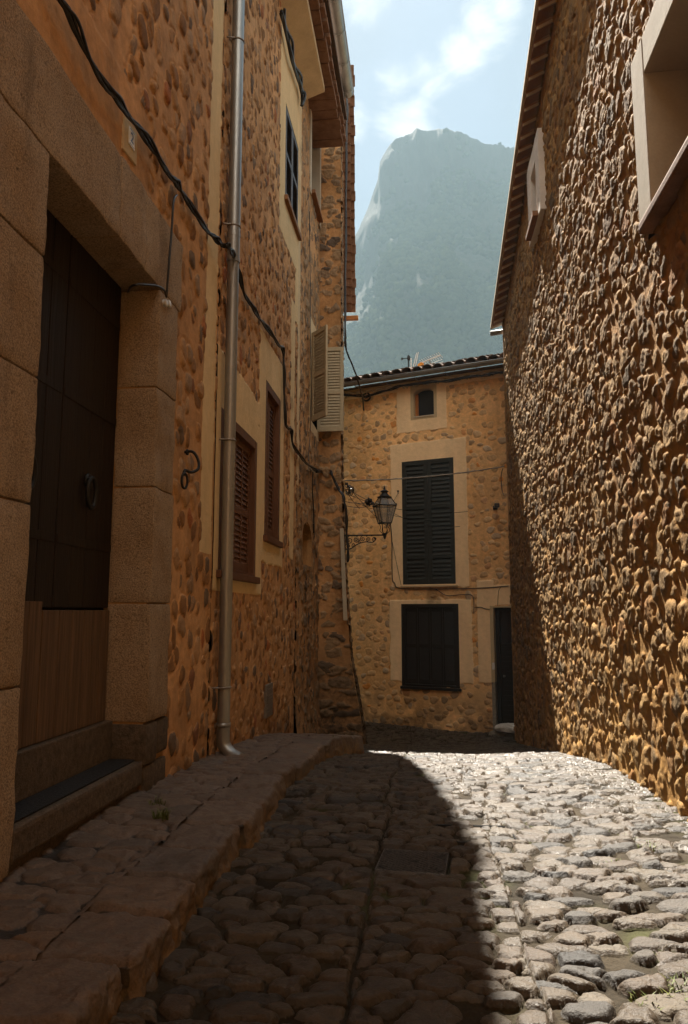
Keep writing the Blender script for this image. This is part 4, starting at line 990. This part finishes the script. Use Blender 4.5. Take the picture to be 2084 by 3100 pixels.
def hook():
    root = empty('wall_hook', (XL, 5.2, 2.38), 0, 'curved black iron hook with ring on the wall beside portal', 'hook')
    x = XL + .01
    b = MB(); b.tube(smooth_line([(x - .03, 5.21, 2.42), (x + .05, 5.20, 2.42), (x + .09, 5.21, 2.36), (x + .10, 5.19, 2.29), (x + .07, 5.12, 2.25), (x + .05, 5.04, 2.25), (x + .05, 5.02, 2.21)], 5), [.011] * 31, 8)
    b.lathe([(0, 0), (.022, 0), (.024, .012), (0, .02)], 10, M=Matrix.Translation((x, 5.21, 2.42)) @ Matrix.Rotation(rad(90), 4, 'Y')); b.build('arm', M['iron'], root, smooth=True)
    b = MB(); b.tube([(x + .055 + .012 * math.sin(t), 5.02 + .028 * math.sin(t), 2.17 - .055 * math.cos(t)) for t in np.linspace(0, 6.283, 18)[:-1]], .009, 6, True); b.build('ring', M['iron'], root, smooth=True)
hook()

# bundle of black cables along the left fronts
def left_cables():
    px = [(150, -60), (210, 60), (300, 235), (372, 330), (455, 445), (518, 540), (548, 580), (600, 665), (650, 725)]
    pts = [LP(*p, .05) for p in px]
    pts += [LP(672, 742, .10), LP(690, 748, .155), LP(702, 770, .12), LP(712, 800, .05)]
    pts += [LP(*p, .04) for p in [(735, 880), (765, 935), (800, 985), (840, 1040), (856, 1065), (858, 1120), (860, 1200), (863, 1280), (880, 1305), (888, 1350), (920, 1395), (955, 1425)]]
    strands('cable', pts, M['cable'], .009, 6, .017, 3, 'thick bundle of black cables running down the left house fronts', 'cable', wob=.01)
    # tail that carries on to the corner of the rough house
    pts = [LP(955, 1425, .04), LP(985, 1432, .05), ony(1000, 1430, 12.1), ony(1012, 1460, 12.1), ony(1030, 1490, 12.08), ony(1040, 1512, 12.05), ony(1046, 1560, 12.05), ony(1049, 1640, 12.05), ony(1052, 1700, 12.02)]
    strands('cable', pts, M['cable'], .013, 4, .022, 5, 'black cables turning round the corner buttress below the shutters', 'cable')
    # upper bundle under the soffit
    pts = [LP(850, 40, .07), LP(868, 110, .07), LP(885, 190, .07), LP(905, 250, .07), LP(914, 290, .06), LP(913, 322, .06)]
    strands('cable', pts, M['cable'], .022, 5, .035, 7, 'black cable bundle hanging under the pale soffit board', 'cable')
    # single leads
    def lead(nm, pts, lab, r=.007): b = MB(); b.tube(smooth_line(pts, 8), r, 6); tag(b.build(nm, M['cable'], None, smooth=True), lab, 'cable')
    lead('cable', [LP(536, 590, .05), LP(526, 610, .06), LP(520, 700, .06), LP(512, 800, .06), LP(505, 895, .05)], 'thin black lead dropping from bundle to white insulator', .008)
    lead('cable', [LP(505, 900, .05), LP(497, 878, .05), LP(470, 865, .045), LP(430, 862, .03) + Vector((-.05, 0, 0)), Vector((XL - .2, 4.53, 3.38))], 'black lead running from white insulator into the doorway', .008)
    lead('cable', [LP(938, 640, .05), LP(938, 720, .03), LP(940, 850, .03), LP(940, 1000, .03), LP(942, 1150, .04), LP(940, 1300, .03), LP(934, 1380, .03), LP(935, 1395, .04)], 'thin vertical lead beside the upper frame of rough house', .005)
    lead('cable', [LP(948, 1428, .04), LP(946, 1480, .03), LP(950, 1540, .03), LP(951, 1610, .03)], 'short lead hanging above the arched niche', .009)
    lead('cable', [LP(950, 1585, .03), LP(951, 1613, .03)], 'black plug end of the lead beside the niche', .014)
    # rising cable on the verge and free hanging tail to the far house
    pts = [ony(1047, 275, 12.08), ony(1051, 330, 12.06), ony(1048, 420, 12.06), ony(1047, 600, 12.06), ony(1046, 760, 12.06), ony(1044, 900, 12.06), ony(1045, 1000, 12.06), ony(1046, 1050, 12.1), ony(1062, 1095, 12.4), ony(1080, 1140, 12.9), ony(1090, 1180, 13.4), ony(1098, 1205, 13.9), Vector(MT_FAR @ Vector((-2.50, -.06, 5.28)))]
    strands('cable', pts, M['cable'], .013, 3, .022, 9, 'black cable climbing the tiled verge and swinging across to far house', 'cable')
    f = lambda px, py, d=-.03: far_pt(px, py, d)
    f2 = lambda px, py: far_pt(px, py, -.19)
    pts = [f2(1040, 1195), f2(1090, 1198), f2(1110, 1200), f2(1160, 1185), f2(1210, 1170), f2(1270, 1160), f2(1340, 1154), f2(1420, 1142), f2(1480, 1133), f2(1530, 1126)]
    strands('cable', pts, M['cable'], .012, 3, .018, 11, 'dark cable run along the eaves of ochre house', 'cable')
    b = MB(); b.tube(smooth_line([f(1098, 1205), f(1104, 1212), f(1114, 1212), f(1122, 1200), f(1112, 1190), f(1100, 1196)], 6), .02, 6); tag(b.build('cable', M['cable'], None, smooth=True), 'coiled cable loop at left eaves of ochre house', 'cable')
    # runs between the storeys
    lead('cable', [f(1182, 1580, -.02), f(1187, 1640, -.02), f(1188, 1745, -.02), f(1195, 1765, -.02), f(1212, 1781, -.02), f(1310, 1783, -.02), f(1400, 1782, -.02), f(1480, 1779, -.02), f(1540, 1774, -.02)], 'thin cable running between the two storeys of ochre house', .009)
    lead('cable', [f(1316, 1782, -.02), f(1330, 1790, -.02), f(1355, 1803, -.02), f(1400, 1800, -.02), f(1432, 1805, -.02), f(1435, 1850, -.02), f(1435, 1858, -.02)], 'cable branching down to small black end beside lower window', .007)
    lead('cable', [f(1437, 1840, -.02), f(1455, 1838, -.02), f(1470, 1843, -.02), f(1488, 1845, -.02)], 'short cable entering over the dark house door', .007)
    lead('cable', [f(1188, 1640, -.02), f(1200, 1700, -.02), f(1215, 1772, -.02)], 'slack thin wire beside tall dark shutters', .004)
    lead('cable', [f(1520, 1774, -.02), f(1510, 1790, -.02), f(1507, 1835, -.02)], 'thin wire looping above the dark house door', .004)
def far_pt(px, py, d=-.03):
    n = np.array([-.3502, -.9367, 0]); P0 = np.array([1.2, 13.6, 0]) - n * d; r_ = ray(px, py)
    t = ((P0 - _C) @ n) / (r_ @ n); return Vector(_C + r_ * t)
left_cables()

def insulator():
    root = empty('insulator', LP(505, 920, .0), 0, 'white ceramic insulator button at the portal corner', 'insulator')
    for k, (px, py) in enumerate(((500, 918), (510, 920))):
        p = LP(px, py, .025); b = MB()
        b.lathe([(0, -.012), (.026, -.012), (.028, -.006), (.018, 0), (.028, .006), (.024, .014), (0, .016)], 14, M=Matrix.Translation(p) @ Matrix.Rotation(rad(90), 4, 'Y')); b.build('button', M['plastic_white'], root, smooth=True)
insulator()

def vent():
    b = MB(); y0, y1, z0, z1 = 8.1, 8.45, .09, .445; x = XL + .012
    b.box((x - .05, y0, z0), (x + .012, y1, z1), .004)
    for k in range(8): b.box((x + .012, y0 + .04, z0 + .05 + k * .034), (x + .018, y1 - .04, z0 + .068 + k * .034), .002)
    tag(b.build('meter_cover', M['metal_grey']), 'small grey metal service cover low on middle left wall', 'cover')
vent()

def cable_cover():
    b = MB(); 
    a = ony(1035, 1600, 12.12); c = ony(1046, 1878, 12.05)
    b.prism([a + Vector((-.03, 0, 0)), a + Vector((.035, 0, 0)), c + Vector((.035, 0, 0)), c + Vector((-.03, 0, 0))], (0, -.03, 0), None, .005)
    tag(b.build('cable_cover', M['plaster_pale']), 'pale plastic cable cover strip on the leaning corner', 'cable cover')
cable_cover()

# wall lamp on a scrolled bracket
def lamp():
    c = Vector((-.655, 12.6, 0)); root = empty('street_lamp', (c.x, c.y, 2.5), 0, 'black iron lantern on scrolled bracket at the left corner', 'lamp')
    xw = -1.37; zb = 2.545
    b = MB(); b.box((xw, c.y - .012, zb - .012), (c.x + .03, c.y + .012, zb + .012), .002)
    b.box((xw - .02, c.y - .035, zb - .27), (xw + .015, c.y + .035, zb + .06), .004)
    def spiral(cx, cz, r0, turns, a0, sgn=1, r=.008):
        b.tube([(cx + (r0 * (1 - t * .88)) * math.cos(a0 + sgn * t * turns * 6.283), c.y, cz + (r0 * (1 - t * .88)) * math.sin(a0 + sgn * t * turns * 6.283)) for t in np.linspace(0, 1, 30)], r, 6)
    b.tube(smooth_line([(xw, c.y, zb - .25), (xw + .12, c.y, zb - .23), (xw + .25, c.y, zb - .15), (xw + .38, c.y, zb - .115), (xw + .50, c.y, zb - .12), (xw + .56, c.y, zb - .07), (xw + .52, c.y, zb - .035)], 6), .010, 6)
    spiral(xw + .105, zb - .085, .066, 1.7, 1.6); spiral(xw + .075, zb - .185, .05, 1.5, 4.2, -1); spiral(xw + .22, zb - .075, .052, 1.6, .4, -1)
    spiral(xw + .335, zb - .062, .045, 1.5, 2.0); spiral(xw + .435, zb - .07, .04, 1.5, 4.5, -1); spiral(xw + .53, zb - .075, .04, 1.5, .2)
    spiral(xw + .17, zb - .16, .035, 1.3, 3.6); spiral(xw + .28, zb - .115, .028, 1.2, 1)
    for k in range(5): b.lathe([(0, 0), (.012, .004), (.004, .03), (0, .032)], 6, (xw + .15 + k * .085, c.y, zb - .02 - .01 * (k % 2)))
    b.build('bracket', M['iron'], root)
    # cradle and body: four-sided lantern turned a little
    Mr = Matrix.Translation(c) @ Matrix.Rotation(rad(24), 4, 'Z')
    b = MB(); b.lathe([(0, 2.47), (.01, 2.48), (.022, 2.50), (.03, 2.52), (.026, 2.545), (.05, 2.565), (.03, 2.58), (0, 2.585)], 12, (c.x, c.y, 0))
    for k in range(6):
        a = k * math.pi / 3; b.tube(smooth_line([(c.x + .03 * math.cos(a), c.y + .03 * math.sin(a), 2.57), (c.x + .085 * math.cos(a), c.y + .085 * math.sin(a), 2.62), (c.x + .07 * math.cos(a), c.y + .07 * math.sin(a), 2.68), (c.x + .10 * math.cos(a), c.y + .10 * math.sin(a), 2.745)], 4), .006, 5)
    b.build('cradle', M['iron'], root)
    z0, z1, r0, r1 = 2.75, 3.05, .105, .185; z2, r2 = 3.20, .095
    b = MB(); s2 = .7071
    def cor(r, z): return [Mr @ Vector((r * math.cos(a), r * math.sin(a), z)) for a in (rad(45), rad(135), rad(225), rad(315))]
    A, B_, D = cor(r0 * 1.2, z0), cor(r1 * 1.2, z1), cor(r2 * 1.2, z2)
    for k in range(4):
        b.tube([A[k], B_[k]], .008, 5); b.tube([A[k], A[(k + 1) % 4]], .009, 5); b.tube([B_[k], B_[(k + 1) % 4]], .011, 5); b.tube([B_[k], D[k]], .008, 5); b.tube([D[k], D[(k + 1) % 4]], .010, 5)
        b.lathe([(0, .0), (.012, .012), (.006, .03), (0, .04)], 6, tuple(B_[k]))
        m0 = (A[k] + A[(k + 1) % 4]) / 2; m1 = (B_[k] + B_[(k + 1) % 4]) / 2; b.tube([m0, m1], .005, 5)
    b.build('frame', M['iron'], root)
    for k in range(4):
        t = bmesh.new(); f = [t.verts.new(p) for p in (A[k], A[(k + 1) % 4], B_[(k + 1) % 4], B_[k])]; t.faces.new(f); g = [t.verts.new(p) for p in (B_[k], B_[(k + 1) % 4], D[(k + 1) % 4], D[k])]; t.faces.new(g)
        b = MB(); b.add(t); b.build('pane', M['lamp_glass'], root)
    b = MB(); b.lathe([(0, 3.19), (.12, 3.19), (.13, 3.205), (.10, 3.215), (.075, 3.245), (.055, 3.26), (.05, 3.285), (.075, 3.30), (.06, 3.315), (.03, 3.33), (.015, 3.345), (.022, 3.36), (.012, 3.375), (.006, 3.40), (0, 3.41)], 16, (c.x, c.y, 0))
    b.build('cap', M['iron'], root, smooth=True)
    b = MB(); b.lathe([(0, 3.03), (.03, 3.03), (.035, 3.06), (.06, 3.08), (.055, 3.17), (.03, 3.19), (0, 3.19)], 14, (c.x, c.y, 0)); b.build('lamp_unit', M['plastic_white'], root, smooth=True)
lamp()

# overhead wires
def sag(a, b_, s, n=24): return [Vector(a).lerp(Vector(b_), t) - Vector((0, 0, s * 4 * t * (1 - t))) for t in np.linspace(0, 1, n)]
def wires():
    a = ony(1043, 1455, 12.75); b_ = onx(1527, 1412, 1.46)
    m = MB(); m.tube(sag(a, b_, .06), .011, 6); 
    P = sag(a, b_, .06, 60); tw = [p + Vector((0, .012 * math.cos(i * 1.1), .012 * math.sin(i * 1.1))) for i, p in enumerate(P)]; m.tube(tw, .006, 5)
    tag(m.build('wire', M['wire_pale'], None, smooth=True), 'thick pale twisted wire crossing in front of tall shutters', 'wire')
    ends = [((1060, 1500), (1505, 1530), 'upper'), ((1075, 1520), (1490, 1545), 'middle'), ((1150, 1530), (1500, 1555), 'lower')]
    for k, (p, q, w) in enumerate(ends):
        m = MB(); m.tube(sag(ony(p[0], p[1], 12.5), onx(q[0], q[1], 1.40), .22 + .05 * k, 30), .0045, 5)
        tag(m.build('wire', M['cable'], None, smooth=True), 'thin black wire sagging from lamp corner to right wall, %s of three' % {'upper': 'highest', 'middle': 'middle', 'lower': 'lowest'}[w], 'wire', 'thin wires sagging across the street')
    m = MB()
    for p, q in (((1043, 1470), (1130, 1520)), ((1046, 1518), (1130, 1519)), ((1046, 1530), (1120, 1532)), ((1046, 1480), (1090, 1540)), ((1060, 1480), (1180, 1600))):
        m.tube(sag(ony(p[0], p[1], 12.4), ony(q[0], q[1], 12.5), .03, 12), .0055, 5)
    R = random.Random(12)
    def tangle(m, c, n, r, rr):
        for k in range(n):
            ax = Euler((R.uniform(0, 3), R.uniform(0, 3), R.uniform(0, 3))).to_matrix(); q = R.uniform(.5, 1) * r
            m.tube([Vector(c) + ax @ Vector((q * math.cos(t), q * .7 * math.sin(t), R.uniform(-.01, .01))) for t in np.linspace(0, R.uniform(3.5, 6), 14)], rr, 5)
    tangle(m, ony(1060, 1485, 12.4), 7, .10, .008); tangle(m, ony(1118, 1520, 12.5), 10, .08, .008)
    for p in ((1050, 1465), (1056, 1472), (1110, 1518), (1122, 1514), (1128, 1524)):
        c = ony(p[0], p[1], 12.45); m.box(c - Vector((.03, .03, .022)), c + Vector((.03, .03, .022)), .01)
    tag(m.build('wire_junction', M['cable'], None), 'tangle of black wires and connectors beside the lantern', 'wires')
    m = MB(); tangle(m, onx(1490, 1530, 1.34), 11, .14, .009)
    for p in ((1478, 1530), (1492, 1528), (1500, 1538), (1505, 1530), (1497, 1520)):
        c = onx(p[0], p[1], 1.32); m.box(c - Vector((.045, .045, .038)), c + Vector((.045, .045, .038)), .015)
    m.tube([onx(q[0], q[1], 1.32) for q in ((1478, 1530), (1492, 1528), (1500, 1538), (1505, 1530), (1497, 1520))], .012, 6)
    m.tube(smooth_line([onx(1523, 1418, 1.44), onx(1518, 1440, 1.42), onx(1520, 1480, 1.42), onx(1526, 1500, 1.43)], 6), .008, 6)
    m.tube([onx(1515, 1530, 1.5), onx(1490, 1530, 1.33)], .008, 6)
    tag(m.build('wire_junction', M['cable'], None), 'tangle of black wires and connectors on right house corner', 'wires')
    m = MB(); a = far_pt(1206, 1494, -.02); m.tube([a + Vector((0, 0, 0)), a + Vector((0, -.06, 0)), a + Vector((0, -.06, .04))], .009, 6); m.lathe([(0, 0), (.02, .005), (.02, .03), (0, .035)], 8, tuple(a + Vector((0, -.06, .02))))
    m.tube(sag(a + Vector((0, -.06, 0)), ony(1178, 1535, 12.6), .02, 8), .004, 5)
    tag(m.build('wire_anchor', M['iron'], None), 'small iron wire anchor beside the tall dark shutters', 'anchor')
wires()

# television aerials on the far roof
def antennas():
    def fp(px, py, d): 
        n = np.array([-.3502, -.9367, 0]); P0 = np.array([1.2, 13.6, 0]) - n * d; r_ = ray(px, py); t = ((P0 - _C) @ n) / (r_ @ n); return Vector(_C + r_ * t)
    a, c = fp(1238, 1120, .7), fp(1237, 1075, .7)
    root = empty('antenna', a, 0, 'dark mast with a short crossbar on the far roof', 'antenna')
    m = MB(); m.tube([a - Vector((0, 0, .15)), c], .016, 8); m.build('mast', M['iron'], root)
    m = MB(); p, q = fp(1218, 1086, .7), fp(1241, 1084, .7); m.tube([p, q], .009, 6); m.box(p - Vector((.02, .02, .02)), p + Vector((.02, .02, .02)), .005); q2 = fp(1238, 1084, .7); m.box(q2 - Vector((.03, .03, .04)), q2 + Vector((.03, .03, .04)), .005); m.build('crossbar', M['iron'], root)
    a = fp(1250, 1115, .9)
    root = empty('antenna', a, 0, 'thin pale comb of slanting rods left of the orange reflector', 'antenna')
    m = MB(); p0, p1 = fp(1251, 1112, .9), fp(1262, 1068, .9); m.tube([p0, p1], .008, 6); m.tube([fp(1258, 1108, .9), fp(1267, 1066, .9)], .008, 6); m.tube([fp(1245, 1122, .9), fp(1245, 1085, .9)], .012, 6)
    m.tube([p0 - Vector((0, 0, .2)), p0], .01, 6); m.build('rod', M['plastic_white'], root)
    a = fp(1275, 1105, .8)
    root = empty('antenna', a, 0, 'yagi aerial with orange reflector and rising pale boom', 'antenna')
    m = MB(); p, q = fp(1272, 1100, .8), fp(1334, 1075, .8); m.tube([p, q], .012, 6)
    for t in np.linspace(.1, 1, 10):
        e = p.lerp(q, t); m.tube([e + Vector((.05, .16, 0)), e - Vector((.05, .16, 0))], .005, 5)
    m.tube([p.lerp(q, .15) - Vector((0, 0, .4)), p.lerp(q, .15)], .014, 6)
    m.tube([fp(1300, 1103, .8), fp(1340, 1088, .8)], .006, 5); m.tube([fp(1290, 1108, .8), fp(1342, 1096, .8)], .005, 5); m.build('boom', M['plastic_white'], root)
    m = MB(); c = fp(1273, 1104, .78); m.prism([c + Vector((-.07, 0, -.055)), c + Vector((.06, -.02, -.06)), c + Vector((.075, -.02, .02)), c + Vector((.02, -.01, .055)), c + Vector((-.05, 0, .02))], (0, .03, 0), None, .006); m.build('reflector', M['orange'], root)
    m = MB(); c = fp(1303, 1098, .78); m.lathe([(0, -.005), (.035, -.005), (.035, .005), (0, .005)], 14, M=Matrix.Translation(c) @ Matrix.Rotation(rad(70), 4, 'Y') @ Matrix.Scale(1.8, 4, (1, 0, 0))); m.build('disc', M['tile'], root)
antennas()

def sack():
    c = Vector(MT_FAR @ Vector((.33, -.16, -.76))); rs = random.Random(3)
    t = bmesh.new(); bmesh.ops.create_icosphere(t, subdivisions=5, radius=1)
    co = np.array([v.co[:] for v in t.verts])
    n1 = fbm(co[:, 0] * 3 + 3, co[:, 1] * 3 + co[:, 2] * 2, 3, 4, .6); n2 = np.abs(fbm(co[:, 0] * 2.5 + co[:, 2], co[:, 1] * 4, 9, 3))
    for v, a, b_ in zip(t.verts, n1, n2):
        k = 1 + .12 * a - .16 * b_; x, y, z = v.co; z = z if z > -.55 else -.55 - (z + .55) * -.1
        pin = 1 - .3 * (abs(x) ** 4); v.co = Vector((x * .29 * k, y * .16 * k * pin, z * .095 * k * pin))
    m = MB(); m.add(t, Matrix.Translation(c) @ Matrix.Rotation(math.atan2(-.35, .937), 4, 'Z')); o = m.build('sandbag', M['bag'], None, smooth=True)
    tag(o, 'white crumpled sandbag lying on the dark door step', 'sandbag')
sack()

# iron manhole cover with diamond lattice, and the recessed cover's steel frame
def manhole():
    n = 150; hx, hy = .172, .162
    U, V = np.meshgrid(np.linspace(-hx, hx, n), np.linspace(-hy, hy, n), indexing='ij')
    p = .030; a = (U + V) / p; b = (U - V) / p
    e = np.minimum(np.abs(a - np.round(a)), np.abs(b - np.round(b)))
    h = .006 * (1 - sstep(.05, .14, e))
    rim = np.minimum(hx - np.abs(U), hy - np.abs(V)); h = np.where(rim < .008, .006, h)
    for cx, cy in ((0, 0), (-.14, .12), (.14, .12), (-.14, -.12), (.14, -.12), (.11, -.09), (.12, .09)):
        d = np.hypot((U - cx) / (1.6 if cx == 0 else 1), V - cy); h = np.where(d < .012, -.004, np.where(d < .017, .003, h))
    h = h + .0006 * fbm(U * 90, V * 90, 3, 3); h = np.where(rim < .0015, -.03, h)
    ang = -.09; c = (-.073, 3.895); X = c[0] + U * math.cos(ang) - V * math.sin(ang); Y = c[1] + U * math.sin(ang) + V * math.cos(ang)
    s = NT('cast iron'); nz = s.noise(60, 4, .6); w_ = s.math('MULTIPLY', s.attr('worn'), s.rng(nz, .3, .6, .4, 1.0))
    mm = s.fin(s.mix(w_, (0.012, 0.011, 0.010), (0.085, 0.075, 0.066)), s.mix(w_, .75, .38), s.bump(nz, .25, .004), .4, .5)
    worn = sstep(.001, .006, h)
    o = grid_mesh('manhole_cover', np.stack([X, Y, zs(X, Y) + .006 + h * 1.3], -1), dict(worn=worn), mm, flip=False)
    tag(o, 'black cast iron manhole cover with diamond lattice set in cobbles', 'manhole cover')
    m = MB(); q = [(.053, 4.533), (.088, 4.216), (.490, 4.214), (.459, 4.531)]
    for k in range(4):
        a_, b_ = q[k], q[(k + 1) % 4]; m.tube([(a_[0], a_[1], float(zs(*a_)) + .016), (b_[0], b_[1], float(zs(*b_)) + .016)], .0055, 4)
    tag(m.build('access_cover', M['iron']), 'thin steel frame of a cobble filled access cover', 'access cover')
manhole()

def grass():
    R = random.Random(21); vs, fs = [], []
    spots = [(.80, 2.66, .08, 90, .045), (.68, 2.60, .06, 50, .035), (.89, 3.88, .07, 45, .03), (.75, 3.77, .05, 25, .025), (1.02, 4.24, .07, 50, .03), (1.13, 4.10, .06, 60, .035), (.95, 4.41, .06, 35, .03),
             (1.2, 3.1, .12, 90, .05), (.6, 5.4, .12, 40, .025), (.75, 6.2, .2, 90, .03), (.95, 6.8, .2, 80, .03), (.45, 7.2, .2, 70, .03), (-.3, 8.4, .5, 120, .03), (.5, 9.2, .4, 90, .04), (.1, 8.7, .4, 60, .03),
             (-1.40, 3.95, .04, 70, .05), (-1.52, 4.2, .05, 30, .04), (-.88, 7.9, .10, 60, .04), (1.36, 3.9, .06, 40, .04), (.2, 7.6, .3, 50, .02)]
    for (x, y, r, n, hh) in spots:
        for k in range(n):
            a = R.uniform(0, 6.283); q = r * math.sqrt(R.random()); px, py = x + q * math.cos(a), y + q * math.sin(a)
            if px < XK: z = float(zp(py)) - .004
            else: z = float(zs(px, py)) - .006
            h = hh * R.uniform(.5, 1.25); w = .0022 * (1 + hh * 8) * R.uniform(.7, 1.3); t = R.uniform(0, 6.283); l = h * R.uniform(.3, 1.1); d = (math.cos(t), math.sin(t)); e = (-d[1] * w, d[0] * w)
            i = len(vs); vs += [(px - e[0], py - e[1], z), (px + e[0], py + e[1], z), (px + d[0] * l * .4 + e[0] * .8, py + d[1] * l * .4 + e[1] * .8, z + h * .7), (px + d[0] * l * .4 - e[0] * .8, py + d[1] * l * .4 - e[1] * .8, z + h * .7), (px + d[0] * l, py + d[1] * l, z + h)]
            fs += [(i, i + 1, i + 2, i + 3), (i + 3, i + 2, i + 4)]
    me = bpy.data.meshes.new('grass'); me.from_pydata(vs, [], fs); me.update()
    tag(link('grass', me, mat_plain('grass blades', (.085, .12, .022), .5, 12, .6, 0.0, col2=(.13, .14, .035))), 'tufts of grass and weeds growing between the cobbles', 'grass', kind='stuff')
grass()

# ================================================================== AIR
def haze():
    s = NT('haze'); s.N.remove(s.b); v = s.N.new('ShaderNodeVolumePrincipled')
    v.inputs['Color'].default_value = (0.150, 0.208, 0.242, 1); v.inputs['Density'].default_value = HAZE_D; v.inputs['Anisotropy'].default_value = HAZE_G
    s.L(v.outputs[0], s.out.inputs['Volume'])
    b = MB(); b.box((-2500, -2500, -3), (2500, 2500, 690)); o = b.build('haze', s.m); tag(o, 'pale blue haze filling the valley air', 'haze', kind='stuff')
HAZE_D, HAZE_G = 0.0009, 0.1
haze()
